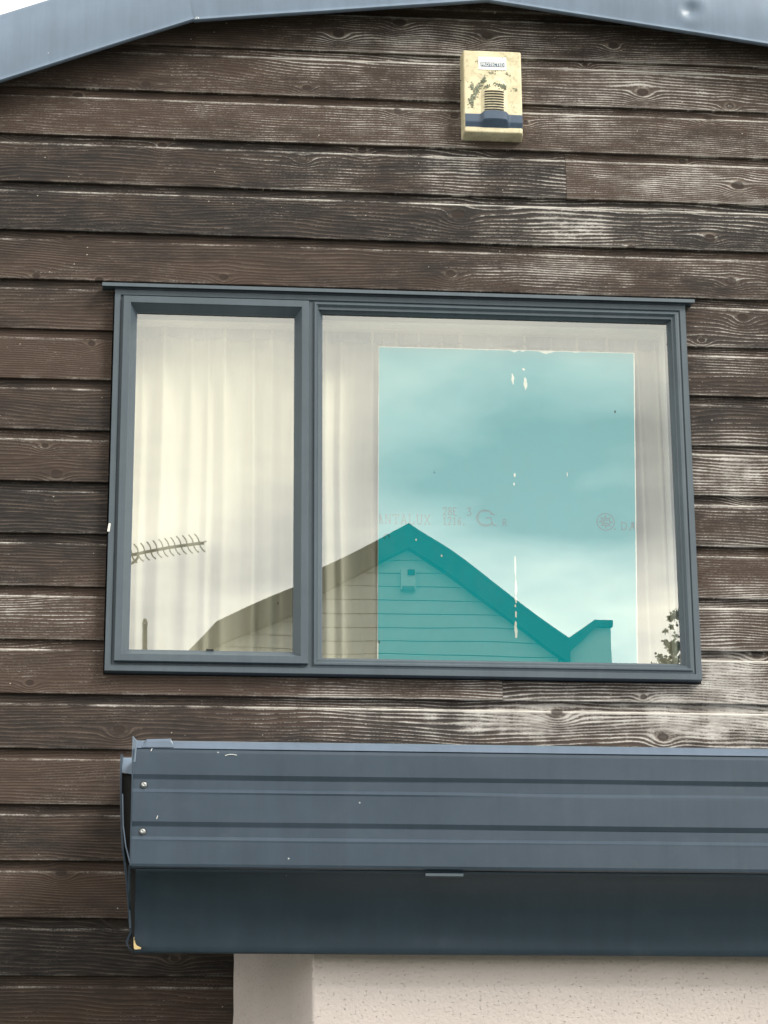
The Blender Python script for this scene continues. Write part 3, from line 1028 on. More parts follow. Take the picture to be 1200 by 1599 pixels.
word('DANTALUX', 577, 817, 98, 15, tb, 'printed_lettering', cut_lo=P(593.5, 815, BY).x)
word('28E', 692, 804, 24, 12, tb, 'printed_lettering')
word('3', 729, 805, 10, 12, tb, 'printed_lettering')
word('1216.', 692, 819, 38, 12, tb, 'printed_lettering')
word('R', 785, 821, 9, 10, tb, 'printed_lettering')
word('.DAN', 957, 827, 52, 12, tb, 'printed_lettering', cut_hi=P(990, 820, BY).x)


def printed_mark(cx, cy, arcs, name):
    mb = MB(); c = P(cx, cy, BY); s = (P(cx + 100, cy, BY).x - c.x) / 100
    for j, (r, a0, a1, th) in enumerate(arcs):
        n = 26
        pts = [(c.x + r * s * math.cos(math.radians(a0 + (a1 - a0) * i / n)), c.z + r * s * math.sin(math.radians(a0 + (a1 - a0) * i / n))) for i in range(n + 1)]
        strokes(mb, [pts], th * s, BY - 0.0010 - j * 1e-5, BY - 0.00072)
    return mb, c, s


mb, c, s = printed_mark(758, 809, [(13, 30, 330, 1.4), (11, 60, 300, 0.7)], 'printed_mark')
strokes(mb, [[(c.x + 1 * s, c.z + 0 * s), (c.x + 9 * s, c.z + 0.5 * s), (c.x + 11 * s, c.z - 10 * s), (c.x + 17 * s, c.z - 12 * s)], [(c.x + 8 * s, c.z + 7 * s), (c.x + 15 * s, c.z + 6 * s)]], 1.4 * s, BY - .00106, BY - .00072)
mb.build('printed_mark', 'ink', tb)
mb, c, s = printed_mark(946, 815, [(13.5, 0, 360, 1.3), (6.5, 0, 360, 1.2), (3.2, 40, 330, 1.4)], 'printed_mark')
for a in range(0, 360, 45):
    ca, sa = math.cos(math.radians(a)), math.sin(math.radians(a))
    strokes(mb, [[(c.x + 7 * s * ca, c.z + 7 * s * sa), (c.x + 10 * s * ca, c.z + 10 * s * sa)]], 1.6 * s, BY - .00106, BY - .00072)
mb.build('printed_mark', 'ink', tb)
mb, c, s = printed_mark(604, 838, [(4.0, -20, 250, 1.1)], 'printed_mark')
mb.build('printed_mark', 'ink', tb)

# ------------------------------------------------------------------ alarm box
def alarm():
    yf = -0.055
    TL = P(724, 79, yf); TR = P(813, 82, yf); BL = P(727, 205, yf); BR = P(815.5, 207, yf)
    x0 = (TL.x + BL.x) / 2; x1 = (TR.x + BR.x) / 2; zt = TL.z; zb = BL.z
    t = thing('alarm_box', 'yellowed intruder alarm siren box with blue lens below the gable peak', 'alarm box', ((x0 + x1) / 2, 0, zb))
    wd = x1 - x0; ht = zt - zb
    # housing: tapered box, rounded corners
    def rr(x0, x1, z0, z1, r, n=4):
        out = []
        for cx, cz, a0 in ((x1 - r, z1 - r, 0), (x0 + r, z1 - r, 90), (x0 + r, z0 + r, 180), (x1 - r, z0 + r, 270)):
            for i in range(n + 1):
                a = math.radians(a0 + 90 * i / n)
                out.append((cx + r * math.cos(a), cz + r * math.sin(a)))
        return out
    zl = zb + ht * 0.215   # top of the blue band
    m = MB()
    levels = [(0.0015, 0.006), (-0.040, 0.004), (-0.052, 0.002), (-0.0555, 0.0), (-0.0565, -0.003)]
    rings = []
    for y, gr in levels:
        rings.append([(x, y, z) for x, z in rr(x0 - gr, x1 + gr, zb - gr * 1.0, zt + gr, 0.006)])
    n = len(rings[0]); v = [q for r in rings for q in r]; f = []
    for i in range(len(rings) - 1):
        for k in range(n):
            f.append((i * n + k, i * n + (k + 1) % n, (i + 1) * n + (k + 1) % n, (i + 1) * n + k))
    f.append(tuple(range((len(rings) - 1) * n, len(rings) * n)))
    f.append(tuple(range(n))[::-1])
    m.add(v, f)
    hb = m.build('housing', 'yellow', t)
    # raised dome round the grille, running down into the lens
    cx = (x0 + x1) / 2 + 0.004
    gw = wd * 0.235
    nx, nz = 20, 24
    za, zc = zl - 0.004, zb + ht * 0.72
    v = []; f = []
    for j in range(nz + 1):
        for i in range(nx + 1):
            u = -1 + 2 * i / nx; tt = j / nz
            top = math.sqrt(max(0, 1 - u * u))
            zz = za + (zc - za) * (0.70 + 0.30 * top) * tt
            h = 0.010 * (1 - abs(u) ** 3.5) * (1 - smoothst(0.55, 1.0, tt))
            v.append((cx + u * gw, -0.0563 - max(h, -0.001), zz))
    for j in range(nz):
        for i in range(nx):
            a = j * (nx + 1) + i
            f.append((a, a + 1, a + nx + 2, a + nx + 1))
    link('dome', v, f, 'yellow', t, True)
    # slots
    for k in range(8):
        py = 143 + k * 4.05
        c = P(772, py, yf - .008)
        hw = P(787, py, yf - .008).x - c.x
        q = MB()
        for i in range(6):
            u0 = -1 + i / 3; u1 = -1 + (i + 1) / 3
            xa, xb = c.x + u0 * hw, c.x + u1 * hw
            ya = -0.0588 - 0.010 * (1 - abs((xa - cx) / gw) ** 3.5) * (1 - smoothst(.55, 1, (c.z - za) / (zc - za)))
            yb = -0.0588 - 0.010 * (1 - abs((xb - cx) / gw) ** 3.5) * (1 - smoothst(.55, 1, (c.z - za) / (zc - za)))
            bend = 0.0012
            h = 0.0016
            q.add([(xa, ya, c.z - h - bend * u0 * u0), (xb, yb, c.z - h - bend * u1 * u1), (xb, yb, c.z + h - bend * u1 * u1), (xa, ya, c.z + h - bend * u0 * u0),
                   (xa, ya + .004, c.z - h - bend * u0 * u0), (xb, yb + .004, c.z - h - bend * u1 * u1), (xb, yb + .004, c.z + h - bend * u1 * u1), (xa, ya + .004, c.z + h - bend * u0 * u0)],
                  [(0, 1, 2, 3), (4, 7, 6, 5), (0, 4, 5, 1), (1, 5, 6, 2), (2, 6, 7, 3), (3, 7, 4, 0)])
        q.build('grille_slot', 'dark', t)
    # blue lens band with a bulge in the middle
    nx = 48
    prof_n = 10
    v = []; f = []
    xa, xb = x0 + 0.001, x1 + 0.001
    zlo = zb + 0.014
    for i in range(nx + 1):
        x = xa + (xb - xa) * i / nx
        u = (x - cx) / (gw * 1.13)
        bul = 1 - smoothst(0.72, 1.0, abs(u))
        dome = math.sqrt(max(0, 1 - min(1, u * u)))
        ztop = zl + 0.010 * bul * dome
        dpt = 0.007 + 0.013 * bul * (0.55 + 0.45 * dome)
        zmid = zl - (zl - zlo) * (0.58 - 0.12 * bul * dome)
        pf = [(-0.054, ztop), (-0.0565 - dpt * 0.75, ztop - 0.0015), (-0.0565 - dpt, ztop - 0.005), (-0.0565 - dpt, zmid), (-0.0565 - dpt * 0.92, zmid - 0.003), (-0.0565 + 0.001, zlo), (-0.050, zlo)]
        v += [(x, y, z) for y, z in pf]
    k = 7
    for i in range(nx):
        for j in range(k - 1):
            f.append((i * k + j, i * k + j + 1, (i + 1) * k + j + 1, (i + 1) * k + j))
    f.append(tuple(range(k))); f.append(tuple(range(nx * k, nx * k + k)))
    link('lens', v, f, 'navy', t)
    # sticker
    a = P(747, 89, yf); b = P(791, 110.5, yf)
    q = MB(); q.box((a.x, -0.0578, b.z), (b.x, -0.0571, a.z)); st = q.build('sticker', 'label', t)
    a = P(750.5, 97.6, yf); b = P(788, 105.8, yf)
    q = MB(); q.box((a.x, -0.0583, b.z), (b.x, -0.0579, a.z)); q.build('sticker_bar', 'labelbar', st)
    cu = bpy.data.curves.new('t', 'FONT'); cu.body = 'PROTECTED'; cu.size = 1; cu.offset = 0.012
    to = bpy.data.objects.new('t', cu); col.objects.link(to)
    bpy.context.view_layer.update()
    me = bpy.data.meshes.new_from_object(to.evaluated_get(bpy.context.evaluated_depsgraph_get()))
    bpy.data.objects.remove(to)
    xs = [q.co.x for q in me.vertices]; ysr = [q.co.y for q in me.vertices]
    sx = (b.x - a.x) * 0.93 / (max(xs) - min(xs)); sz = (a.z - b.z) * 0.74 / (max(ysr) - min(ysr))
    for q in me.vertices:
        q.co = (a.x + (b.x - a.x) * 0.035 + (q.co.x - min(xs)) * sx, -0.0587, b.z + (a.z - b.z) * 0.13 + (q.co.y - min(ysr)) * sz)
    me.materials.clear(); me.materials.append(M['label'])
    o = bpy.data.objects.new('lettering', me); col.objects.link(o); o.parent = st
    o.matrix_parent_inverse = Matrix()
    # crusts of lichen, scattered as small flakes
    rnd = random.Random(12)
    q = MB()
    def crust(path, n, sp, rmax):
        for _ in range(n):
            i = rnd.randrange(len(path) - 1); tt = rnd.random()
            px = path[i][0] + (path[i + 1][0] - path[i][0]) * tt + rnd.gauss(0, sp)
            py = path[i][1] + (path[i + 1][1] - path[i][1]) * tt + rnd.gauss(0, sp)
            c = P(px, py, yf - .002); r = rnd.uniform(0.3, 1.0) * rmax
            if not (x0 + .004 < c.x < x1 - .004 and zl + .003 < c.z < zt - .003): continue
            u = abs((c.x - cx) / gw); tz = (c.z - za) / (zc - za)
            yy = -0.0567
            if u < 1 and 0 < tz < 1: yy -= 0.010 * (1 - u ** 3.5) * (1 - smoothst(.55, 1, tz))
            k = rnd.randint(5, 7)
            pts = [(c.x + r * rnd.uniform(.6, 1.2) * math.cos(6.283 * j / k), c.z + r * rnd.uniform(.6, 1.2) * math.sin(6.283 * j / k)) for j in range(k)]
            q.poly(pts, yy - 0.0006 - rnd.random() * 0.0009, yy + 0.001)
    crust([(736, 160), (740, 152), (744, 142), (749, 133), (757, 121)], 210, 2.2, 0.0028)
    crust([(736, 128), (738, 140)], 40, 1.8, 0.0026)
    crust([(734, 155), (736, 162), (738, 165)], 46, 2.0, 0.003)
    crust([(756, 138), (764, 135)], 36, 1.8, 0.0022)
    crust([(772, 132), (785, 136), (789, 138)], 110, 1.9, 0.0024)
    crust([(800, 141), (807, 138), (805, 144)], 22, 1.5, 0.002)
    crust([(765, 114), (775, 115)], 22, 1.2, 0.0018)
    crust([(790, 112), (797, 118)], 22, 1.4, 0.0018)
    crust([(747, 100), (743, 94), (760, 92), (784, 90), (794, 92)], 26, 1.6, 0.0014)
    crust([(760, 112), (788, 109)], 24, 1.3, 0.0014)
    crust([(780, 150), (805, 165), (795, 172), (745, 175), (812, 120)], 34, 5, 0.0012)
    o = q.build('lichen', 'lichen', t); o['kind'] = 'stuff'
    # side screw and cable tail
    c = P(817, 206, -0.02)
    q = MB(); q.tube([(c.x - .004, -0.02, c.z + 0.003), (c.x + .0015, -0.02, c.z + 0.003)], 0.006, 8); q.build('cable_gland', 'dark', t)
    c = P(719, 126, -0.02)
    q = MB(); q.box((c.x - .004, -0.022, c.z - .001), (c.x + .006, -0.019, c.z + .0015)); q.build('side_clip', 'dark', t)


alarm()

# ------------------------------------------------------------------ porch canopy
YF = -1.0                                   # plane of its fascia
cl = P(207, 1250, YF).x                      # left end
CX1 = 3.3
zz = lambda px, py: P(px, py, YF).z
ZT = zz(600, 1163); ZTF = zz(600, 1168)
canopy = thing('porch_canopy', 'slate blue metal porch canopy with ribbed fascia and open left end', 'canopy', ((cl + CX1) / 2, YF / 2, zz(600, 1356)))


def sheet(name, prof, x0, x1, mat, parent, wob=0.0, nx=40, smooth=False, thick=0.0):
    n = len(prof); v = []; f = []
    for i in range(nx + 1):
        x = x0 + (x1 - x0) * i / nx
        for k, (y, z) in enumerate(prof):
            d = wob * mnoise.noise(Vector((x * 1.7, k * 0.35, 2.0)))
            v.append((x, y + d, z + d * 0.4))
    for i in range(nx):
        for k in range(n - 1):
            f.append((i * n + k, i * n + k + 1, (i + 1) * n + k + 1, (i + 1) * n + k))
    o = link(name, v, f, mat, parent, smooth)
    if thick:
        md = o.modifiers.new('s', 'SOLIDIFY'); md.thickness = thick; md.offset = 0
    return o


g1d, g1l, g2d, g2l, zfb = zz(600, 1216.5), zz(600, 1238.5), zz(600, 1289.5), zz(600, 1312.5), zz(600, 1357)
fprof = [(YF + 0.045, ZT + 0.010), (YF + 0.020, ZT + 0.0015), (YF + 0.008, ZTF - 0.002), (YF + 0.001, ZTF - 0.012), (YF, ZTF - 0.02),
         (YF, g1d + 0.005), (YF + 0.0050, g1d - 0.0055), (YF + 0.0056, g1d - 0.008), (YF + 0.0056, g1l + 0.0052), (YF + 0.0050, g1l + 0.0040), (YF - 0.0006, g1l - 0.0040), (YF - 0.0004, g1l - 0.0056), (YF, g1l - 0.009),
         (YF, g2d + 0.005), (YF + 0.0050, g2d - 0.0055), (YF + 0.0056, g2d - 0.008), (YF + 0.0056, g2l + 0.0052), (YF + 0.0050, g2l + 0.0040), (YF - 0.0006, g2l - 0.0040), (YF - 0.0004, g2l - 0.0056), (YF, g2l - 0.009),
         (YF, zfb + 0.008), (YF + 0.002, zfb + 0.002), (YF + 0.008, zfb - 0.001), (YF + 0.020, zfb - 0.0015)]
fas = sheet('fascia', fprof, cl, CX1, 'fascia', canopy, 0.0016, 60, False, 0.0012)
# raised lap of the capping at the left end
xa, xb = P(222, 1150, YF).x, P(272, 1150, YF).x
v = []
pr = [(YF + 0.060, ZT + 0.012), (YF + 0.012, ZT + 0.0115), (YF + 0.002, ZT + 0.002), (YF - 0.0015, ZTF - 0.006)]
m = MB()
for x, sc_ in ((xa, 0.25), (xa + 0.012, 0.9), (xb - 0.008, 1), (xb, 0.4)):
    v += [(x, y, ZTF - 0.006 + (z - ZTF + 0.006) * sc_) for y, z in pr]
m.add(v, [(i * 4 + k, i * 4 + k + 1, i * 4 + k + 5, i * 4 + k + 4) for i in range(3) for k in range(3)])
m.build('capping_lap', 'cap', canopy)
# capping: the rolled top of the fascia with its sky light painted in by a paler colour
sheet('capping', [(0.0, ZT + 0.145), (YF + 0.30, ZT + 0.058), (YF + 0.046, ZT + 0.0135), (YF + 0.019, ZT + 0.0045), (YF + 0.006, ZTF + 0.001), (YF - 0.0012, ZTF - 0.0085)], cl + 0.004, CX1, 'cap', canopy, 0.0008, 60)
# soffit: goes back from the fascia, then sags down to its free rear edge
YS = -0.83
zs = P(600, 1487, YS).z
zsf = zfb - 0.004
sp = []
arc = [(0.0, 0.0)]
for i in range(1, 19):
    ph = math.radians(12 + 68 * min(1, (i / 18) * 1.15))
    arc.append((arc[-1][0] + math.cos(ph), arc[-1][1] + math.sin(ph)))
for a, b in arc:
    sp.append((YF + 0.010 + (YS - YF - 0.010) * a / arc[-1][0], zsf + (zs - zsf) * b / arc[-1][1]))
sp += [(YS + 0.004, zs - 0.004), (YS + 0.012, zs - 0.004), (YS + 0.014, zs + 0.012)]
xs0 = P(212, 1360, YF).x
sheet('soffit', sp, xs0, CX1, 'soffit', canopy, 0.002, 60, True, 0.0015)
# roof deck running up to the house wall, and the wall flashing
sheet('roof_deck', [(YF + 0.05, ZT - 0.012), (-0.003, ZT + 0.12), (-0.003, ZT + 0.105), (YF + 0.05, ZT - 0.03)], cl + 0.03, CX1, 'soffit', canopy, 0, 4)
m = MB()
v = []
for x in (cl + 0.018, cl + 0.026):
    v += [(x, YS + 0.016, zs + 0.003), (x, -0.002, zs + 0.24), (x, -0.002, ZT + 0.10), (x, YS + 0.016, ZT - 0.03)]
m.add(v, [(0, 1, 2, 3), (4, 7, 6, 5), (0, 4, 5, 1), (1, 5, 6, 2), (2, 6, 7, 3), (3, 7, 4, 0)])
m.build('end_light_blocker', 'dark', canopy)  # hidden panel added to block light coming in from the left
# left end: a bent, half loose end plate further back, dark hollow between
ye = -0.42
def PE(px, py, y=ye):
    return P(px, py, y)
out = [(189, 1177), (187.6, 1195), (187.4, 1240), (188.5, 1290), (190.5, 1325), (193.5, 1345), (196.5, 1375), (199.5, 1410), (201, 1435), (203, 1455), (196.5, 1470), (199, 1478), (204, 1482)]
depth = [ye, ye, ye, ye, ye - .02, ye - .05, ye - .1, ye - .18, ye - .24, ye - .28, ye - .3, ye - .3, ye - .3]
v = []; f = []
for (px, py), y in zip(out, depth):
    a = P(px, py, y); b = P(px + 3.2, py + 1, y)
    v += [a, b, (b.x + 0.001, y + 0.06, b.z)]
for i in range(len(out) - 1):
    f += [(i * 3, i * 3 + 1, i * 3 + 4, i * 3 + 3), (i * 3 + 1, i * 3 + 2, i * 3 + 5, i * 3 + 4)]
ep = link('end_plate', v, f, 'fascia', canopy)
md = ep.modifiers.new('s', 'SOLIDIFY'); md.thickness = 0.0016
# pale sheet at the top of the end plate, and a black sheet painting in the hollow's shade
a = P(190.5, 1178, ye + .01); b = P(214, 1208, ye + .01)
m = MB(); m.add([(a.x, ye + .012, b.z + .004), (b.x, ye + .012, b.z - .004), (b.x, ye + .10, a.z + .03), (a.x, ye + .10, a.z + .03)], [(0, 1, 2, 3)])
m.v[2] = (b.x, ye + .05, a.z); m.v[3] = (a.x, ye + .05, a.z)
o = m.build('inner_sheet', 'flash', canopy)
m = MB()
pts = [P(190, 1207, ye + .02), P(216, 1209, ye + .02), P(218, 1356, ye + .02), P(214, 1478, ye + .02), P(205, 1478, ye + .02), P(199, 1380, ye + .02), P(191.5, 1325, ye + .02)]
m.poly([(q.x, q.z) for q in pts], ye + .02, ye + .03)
m.build('hollow_shade', 'dark', canopy)
# a bent strap inside the open end
m = MB(); m.tube([P(192, 1240, ye - .05), P(193, 1290, ye - .06), P(197, 1322, ye - .1), P(203, 1345, ye - .3), P(206, 1354, YF + .03)], 0.0022, 5); m.build('bent_strap', 'flash', canopy)
m = MB(); m.tube([P(203, 1352, YF + .05), P(202, 1390, YF + .09), P(203, 1420, YF + .16), P(204, 1450, YS - .03)], 0.003, 5); m.build('bent_strap', 'soffit', canopy)
# turned-up corner of the fascia
a = P(207.5, 1148, YF); b = P(209, 1160, YF); c = P(214, 1157, YF); d = P(208, 1190, YF)
m = MB(); m.add([(a.x, YF + .01, a.z), (c.x, YF - .003, c.z), (b.x + .004, YF - .003, d.z), (b.x - .004, YF + .004, d.z)], [(0, 1, 2, 3)]); o = m.build('bent_corner', 'flash', canopy)
md = o.modifiers.new('s', 'SOLIDIFY'); md.thickness = 0.002
# end return of the fascia: a narrow folded lip
m = MB(); m.box((cl - 0.003, YF + 0.0005, zfb + 0.004), (cl - 0.0004, YF + 0.02, ZTF - 0.012)); m.build('end_return', 'fascia', canopy)
for py in (1225, 1298):
    q = P(225 if py < 1250 else 223, py, YF)
    o, m2 = screw('screw', (q.x, YF + 0.0055, q.z), 0.0080, canopy)
    m2.build('screw_washer', 'rubber', canopy)
# scratches through the coating
for pts in ([(352, 1180), (358, 1178.3), (364, 1178.2), (370, 1179.5)], [(236, 1173), (238, 1169)], [(245, 1279), (246.5, 1274)]):
    m = MB(); strokes(m, [[(P(a, b, YF).x, P(a, b, YF).z) for a, b in pts]], 0.0013, YF - 0.0026, YF - 0.0005); m.build('scratch', 'label', canopy)
# joint clip under the fascia
a = P(664, 1363, YF + .02); b = P(723, 1368, YF + .02)
m = MB(); m.box((a.x, YF + 0.006, b.z - .003), (b.x, YF + 0.030, b.z + .004)); m.build('joint_clip', 'trim', canopy)
# splintered corner of the timber batten
q = P(209.5, 1462, YS - .004)
m = MB()
pts = [P(209, 1464, YS), P(211.2, 1463, YS), P(211.5, 1472, YS), P(214, 1477, YS), P(221, 1480, YS), P(220, 1482.5, YS), P(211, 1483, YS), P(209.3, 1481, YS)]
m.poly([(p.x, p.z) for p in pts], YS - 0.006, YS - 0.002)
m.build('splintered_batten', 'timber', canopy)

# ------------------------------------------------------------------ rendered extension under the canopy
ext = thing('rendered_wall', 'cream rough rendered wall below the porch canopy', 'wall', (1.2, YS / 2, 0))
YR = -0.755
xf = P(487, 1560, YR).x; xbk = P(365, 1560, 0).x
ztop = zs + 0.33
m = MB()
# front with a rounded corner bead
n = 6
v = []; f = []
rad = 0.010
prof2 = [(CX1, YR), (xf + 1.2, YR), (xf + rad, YR)]
for i in range(1, n + 1):
    a = math.pi / 2 * i / n
    prof2.append((xf + rad - rad * math.sin(a), YR + rad - rad * math.cos(a)))
prof2 += [(xf + 0.004, YR + 0.03), (xf + 0.06, YR + 0.035), (CX1, YR + 0.035)]
k = len(prof2)
v = [(x, y, 0.0) for x, y in prof2] + [(x, y, ztop) for x, y in prof2]
f = [(i, (i + 1) % k, (i + 1) % k + k, i + k) for i in range(k)] + [tuple(range(k))[::-1], tuple(range(k, 2 * k))]
link('front_wall', v, f, 'render', ext)
m = MB()
v = []; ny = 60
# the return face, its rear edge roughly trowelled against the boards
for i in range(ny + 1):
    z = ztop * i / ny
    rag = 0.004 * mnoise.noise(Vector((z * 30, 1, 0)))
    v += [(xf + 0.0035, YR + 0.028, z), (xbk + rag, -0.003, z), (xbk + 0.14, -0.003, z), (xf + 0.06, YR + 0.034, z)]
f = []
for i in range(ny):
    for q in range(4):
        f.append((i * 4 + q, i * 4 + (q + 1) % 4, (i + 1) * 4 + (q + 1) % 4, (i + 1) * 4 + q))
f += [(0, 1, 2, 3), (ny * 4, ny * 4 + 3, ny * 4 + 2, ny * 4 + 1)]
link('return_wall', v, f, 'render', ext)

# ------------------------------------------------------------------ what stands behind the camera, seen in the panes
GY = 0.001
def PR(px, py, y):
    """the place at depth y (behind the camera) whose mirror image the photograph shows at (px, py)"""
    q = P(px, py, 2 * GY - y)
    return Vector((q.x, y, q.z))


YH = -16.5
def opposite():
    t = thing('gabled_house', 'pale boarded house with dark gable verge mirrored in the window', 'house', (PR(640, 900, YH).x, YH, 0))
    ring = [(637, 822), (500, 893), (453, 917), (340, 959), (270, 1030)]
    A = PR(637, 822, YH); A2 = PR(640, 860, YH)
    L1 = PR(500, 893, YH); L2 = PR(338, 961, YH); L3 = PR(250, 1049, YH)
    R1 = PR(888, 1003, YH)
    band = A.z - A2.z
    # boards, one by one, up to the slope
    p = PR(600, 916, YH).z - PR(600, 937, YH).z
    ztop0 = PR(640, 876, YH).z          # first joint below the peak
    def roof_z(x):
        pts = [L3, L2, L1, A, R1 + Vector((.3, 0, (R1.z - A.z) / (R1.x - A.x) * .3))]
        for a, b in zip(pts, pts[1:]):
            if x <= b.x:
                return a.z + (b.z - a.z) * (x - a.x) / (b.x - a.x)
        return pts[-1].z
    xl, xr = L3.x + 0.1, R1.x + 0.05
    i = -2
    zlow = 3.0
    while True:
        zb = ztop0 - i * p; zt = zb + p - 0.009
        if zb < zlow: break
        xs = [xl + (xr - xl) * k / 200 for k in range(201)]
        ok = [x for x in xs if roof_z(x) - 0.06 > zt]
        if ok:
            q = MB(); q.box((ok[0], YH + 0.004, zb), (ok[-1], YH + 0.026, zt)); q.build('board', 'sidingpale', t)
        i += 1
    q = MB()
    q.poly([(xl, 0), (xr, 0), (xr, roof_z(xr) - .08), (A.x, A.z - .08), (L1.x, L1.z - .08), (L2.x, L2.z - .08), (xl, roof_z(xl) - .08)], YH - 0.1, YH - 0.004)
    q.build('gable_wall', 'darkroof', t)
    q = MB(); q.box((xl, YH, 0), (xr, YH + 0.02, zlow)); q.build('plinth', 'sidingpale', t)
    # verge boards
    th = band
    for a, b in ((L3, L2), (L2, L1), (L1, A), (A, R1)):
        q = MB()
        q.poly([(a.x, a.z), (b.x, b.z), (b.x, b.z - th), (a.x, a.z - th)], YH + 0.03, YH + 0.14)
        q.build('verge_board', 'darkroof', t)
        q = MB()
        q.add([(a.x, YH + .13, a.z + .004), (b.x, YH + .13, b.z + .004), (b.x, YH - 7, b.z + .004), (a.x, YH - 7, a.z + .004), (a.x, YH + .13, a.z - .06), (b.x, YH + .13, b.z - .06), (b.x, YH - 7, b.z - .06), (a.x, YH - 7, a.z - .06)],
              [(0, 1, 2, 3), (4, 7, 6, 5), (0, 4, 5, 1), (1, 5, 6, 2), (2, 6, 7, 3), (3, 7, 4, 0)])
        q.build('roof', 'darkroof', t)
    q = MB(); q.box((xl, YH - 6.9, 0), (xl + .1, YH - .1, roof_z(xl) - .1)); q.box((xr - .1, YH - 6.9, 0), (xr, YH - .1, roof_z(xr) - .1)); q.build('side_wall', 'sidingpale', t)
    # lower wing to the right, its roof rising to a short flat top
    V = R1; S1 = PR(925, 972, YH); S2 = PR(954.5, 973, YH)
    bth = PR(940, 972, YH).z - PR(940, 982, YH).z
    q = MB(); q.poly([(V.x - .05, 0), (S2.x - .012, 0), (S2.x - .012, S2.z - .01), (S1.x, S1.z - .01), (V.x - .05, V.z - .02)], YH - 3, YH + 0.03); q.build('wing_wall', 'sidingpale', t)
    q = MB(); q.poly([(V.x - .1, V.z - .05), (S1.x, S1.z), (S2.x, S2.z), (S2.x, S2.z - bth), (S1.x + .02, S1.z - bth), (V.x - .1, V.z - .05 - bth * 2.6)], YH + 0.034, YH + 0.10); q.build('verge_board', 'darkroof', t)
    # alarm box on that gable
    ab = thing('alarm_box', 'small pale box with dark square mirrored below the reflected gable peak', 'alarm box', tuple(PR(638, 925, YH)))
    a = PR(627, 893, YH); b = PR(650, 926, YH)
    q = MB(); q.box((a.x, YH + .03, b.z), (b.x, YH + .10, a.z)); q.build('housing', 'sidingpale', ab)
    a = PR(637, 895, YH); b = PR(648, 904, YH)
    q = MB(); q.box((a.x, YH + .101, b.z), (b.x, YH + .112, a.z)); q.build('dark_cover', 'darkroof', ab)
    a = PR(629, 921, YH); b = PR(648, 926, YH)
    q = MB(); q.box((a.x, YH + .101, b.z), (b.x, YH + .112, a.z)); q.build('lens', 'alu', ab)


opposite()


def flue_house():
    """a low neighbour whose roof carries the flue and the aerial; both rise into the pane"""
    yb = -18.0
    x = PR(228, 1000, yb).x
    top = PR(228, 1075, yb).z
    t = thing('neighbour_house', 'low neighbouring house whose roof carries the mirrored flue and aerial', 'house', (x, yb, 0))
    q = MB(); q.box((x - 3.5, yb - 3, 0), (x + .7, yb + 1.0, top - 1.0)); q.build('wall', 'sidingpale', t)
    q = MB()
    q.add([(x - 3.8, yb + 1.3, top - 1.05), (x + .9, yb + 1.3, top - 1.05), (x + .9, yb - 1.0, top), (x - 3.8, yb - 1.0, top), (x - 3.8, yb - 3.3, top - 1.05), (x + .9, yb - 3.3, top - 1.05)],
          [(0, 1, 2, 3), (3, 2, 5, 4), (0, 3, 4), (1, 5, 2), (0, 4, 5, 1)])
    q.build('roof', 'darkroof', t)
    yc = yb - 1.0
    a = PR(227, 952, yc)
    fl = thing('flue_pipe', 'thin grey flue pipe with rounded cap mirrored in the narrow pane', 'flue', (a.x, yc, top - .05))
    r = (PR(230.6, 990, yc).x - PR(223.6, 990, yc).x) / 2
    zt = a.z
    q = MB(); q.tube([(a.x, yc, top - .05), (a.x, yc, zt - r * 2.4)], r, 12); q.build('pipe', 'alu', fl)
    q = MB()
    q.tube([(a.x, yc, zt - r * 1.5), (a.x, yc, zt - r * .6), (a.x, yc, zt - r * .15), (a.x, yc, zt)], r * 1.0, 12, r * .45); q.build('cap', 'alu', fl)
    q = MB()
    for k in range(6):
        an = k * math.pi / 3
        q.tube([(a.x + r * .85 * math.cos(an), yc + r * .85 * math.sin(an), zt - r * 3.5), (a.x + r * .85 * math.cos(an), yc + r * .85 * math.sin(an), zt - r * 1.4)], r * .22, 5)
    q.build('cage', 'alu', fl)
    # aerial
    ya = yb - 1.2
    b1 = PR(322, 819, ya); mst = PR(176, 855, ya)
    an = thing('tv_aerial', 'many armed television aerial on a mast mirrored in the narrow pane', 'aerial', (mst.x, ya, top - .1))
    # boom slants a little in depth
    d = Vector((b1.x - mst.x, -0.35, b1.z - mst.z)); st = mst
    q = MB(); q.tube([st, st + d], 0.019, 8); q.build('boom', 'alu', an)
    q = MB(); q.tube([(mst.x, ya, top - .1), (mst.x, ya, mst.z + .1)], 0.025, 10); q.build('mast', 'alu', an)
    s = PR(300, 850, ya).x - PR(299, 850, ya).x       # one picture pixel there
    q = MB()
    q.tube([st + d * 0.26 + Vector((0, 0, 0)), st + d * .27 + Vector((0, 0, -6 * s)), st + d * .24 + Vector((0, 0, -13 * s)), st + d * .17 + Vector((0, 0, -17 * s)), (mst.x, ya, mst.z - 18 * s)], 0.016, 8)
    q.build('brace', 'alu', an)
    for k in range(12):
        tt = 0.20 + k * 0.0685
        c = st + d * tt
        # each director is an X of two bent arms
        up = [c, c + Vector((-1.0 * s, 0.04, 4 * s)), c + Vector((-3.5 * s, 0.08, 7.5 * s)), c + Vector((-8 * s, 0.12, 11 * s))]
        dn = [c, c + Vector((1.5 * s, -0.03, -4 * s)), c + Vector((4.5 * s, -0.07, -7 * s)), c + Vector((9 * s, -0.1, -9.5 * s))]
        q = MB(); q.tube(up, 0.0075, 5); q.tube(dn, 0.0075, 5); q.build('director', 'alu', an)
    q = MB(); q.tube([st + d * 0.98, st + d * 1.03 + Vector((0, 0, 0.02))], 0.008, 5); q.build('end_cap', 'alu', an)


flue_house()


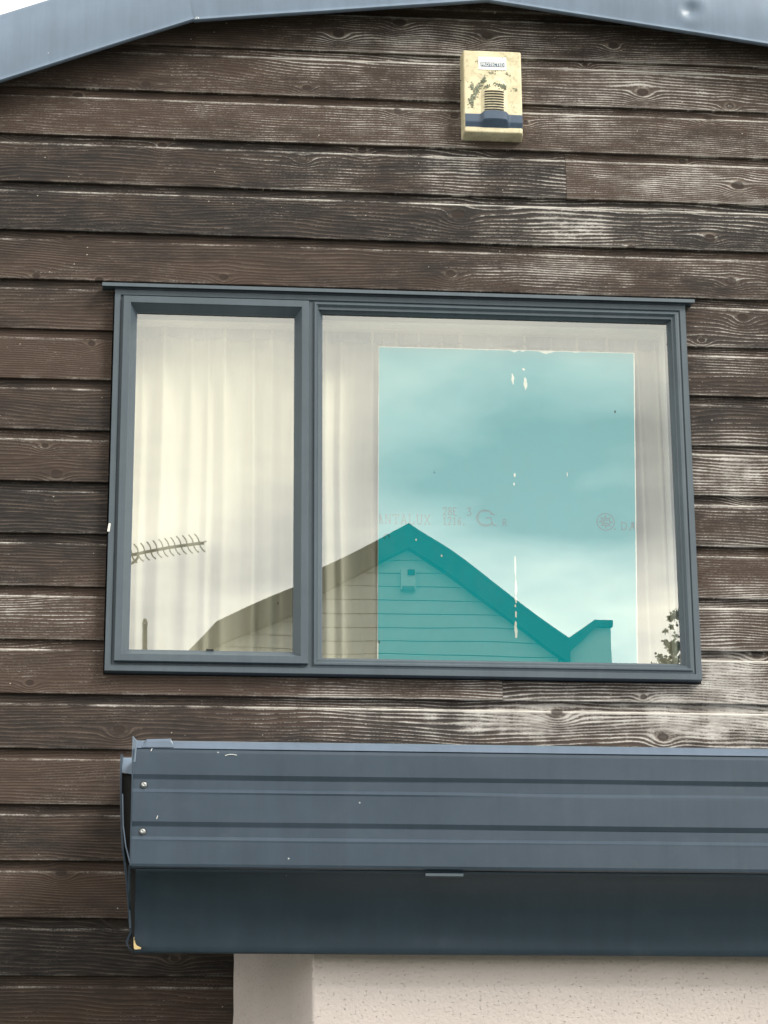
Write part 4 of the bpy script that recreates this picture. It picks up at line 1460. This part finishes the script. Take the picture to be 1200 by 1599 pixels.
def tree():
    yt = -24.0
    rnd = random.Random(5)
    c0 = PR(1085, 1040, yt)
    t = thing('leafy_tree', 'dull green leafy tree mirrored in the lower right corner of the window', 'tree', (c0.x + .3, yt, 0))
    s = PR(1001, 1000, yt).x - PR(1000, 1000, yt).x
    q = MB()
    q.tube([(c0.x + .3, yt, 0), (c0.x + .35, yt, 3), (c0.x + .15, yt, 6), (c0.x + .1, yt, PR(1070, 965, yt).z)], 0.17, 10, 0.02)
    limbs = []
    for k in range(9):
        z0 = 4 + k * 0.75
        an = k * 2.4
        q.tube([(c0.x + .2, yt, z0), (c0.x + .2 + .5 * math.cos(an), yt + .5 * math.sin(an), z0 + .5), (c0.x + .2 + 1.0 * math.cos(an), yt + 1.0 * math.sin(an), z0 + .85)], 0.05, 6, 0.012)
    q.build('trunk', 'bark', t)
    clumps = []
    def cl(px, py, r, n, dy=0):
        c = PR(px, py, yt); clumps.append((Vector((c.x, yt + dy, c.z)), r * s, n))
    for px, py, r, n in ((1052, 964, 9, 110), (1044, 970, 5, 50), (1063, 962, 10, 120), (1058, 978, 7, 60), (1037, 990, 3.2, 26), (1044, 986, 3.5, 26), (1046, 997, 4.5, 34), (1056, 993, 4, 24), (1064, 985, 6, 50),
                         (1052, 1010, 8, 130), (1044, 1018, 9, 170), (1056, 1024, 11, 230), (1036, 1030, 7, 90), (1028, 1035, 6, 60), (1066, 1012, 10, 170), (1020, 1040, 5, 60), (1034, 1016, 4, 30), (1030, 1022, 3, 16), (1044, 1040, 14, 240), (1070, 1040, 18, 260), (1085, 975, 16, 160), (1095, 1000, 20, 220), (1100, 1050, 26, 300), (1040, 1075, 24, 300), (1080, 1090, 34, 400), (1120, 1120, 40, 400), (1050, 1130, 34, 300)):
        cl(px, py, r, n, rnd.uniform(-.25, .25))
    v = []; f = []
    for c, r, n in clumps:
        for _ in range(n):
            d = Vector((rnd.gauss(0, 1), rnd.gauss(0, 1), rnd.gauss(0, 1))); d.normalize()
            p = c + d * r * 1.05 * rnd.random() ** 0.45
            L = rnd.uniform(.022, .05)
            a = Vector((rnd.gauss(0, 1), rnd.gauss(0, 1), rnd.gauss(0, 1) - .3)).normalized(); b = a.orthogonal().normalized(); b = (Matrix.Rotation(rnd.random() * 6.28, 3, a) @ b) * L * .42
            k = len(v)
            v += [p, p + a * L * .5 + b, p + a * L, p + a * L * .5 - b]
            f.append((k, k + 1, k + 2, k + 3))
    link('crown', v, f, 'leaf', t)


tree()
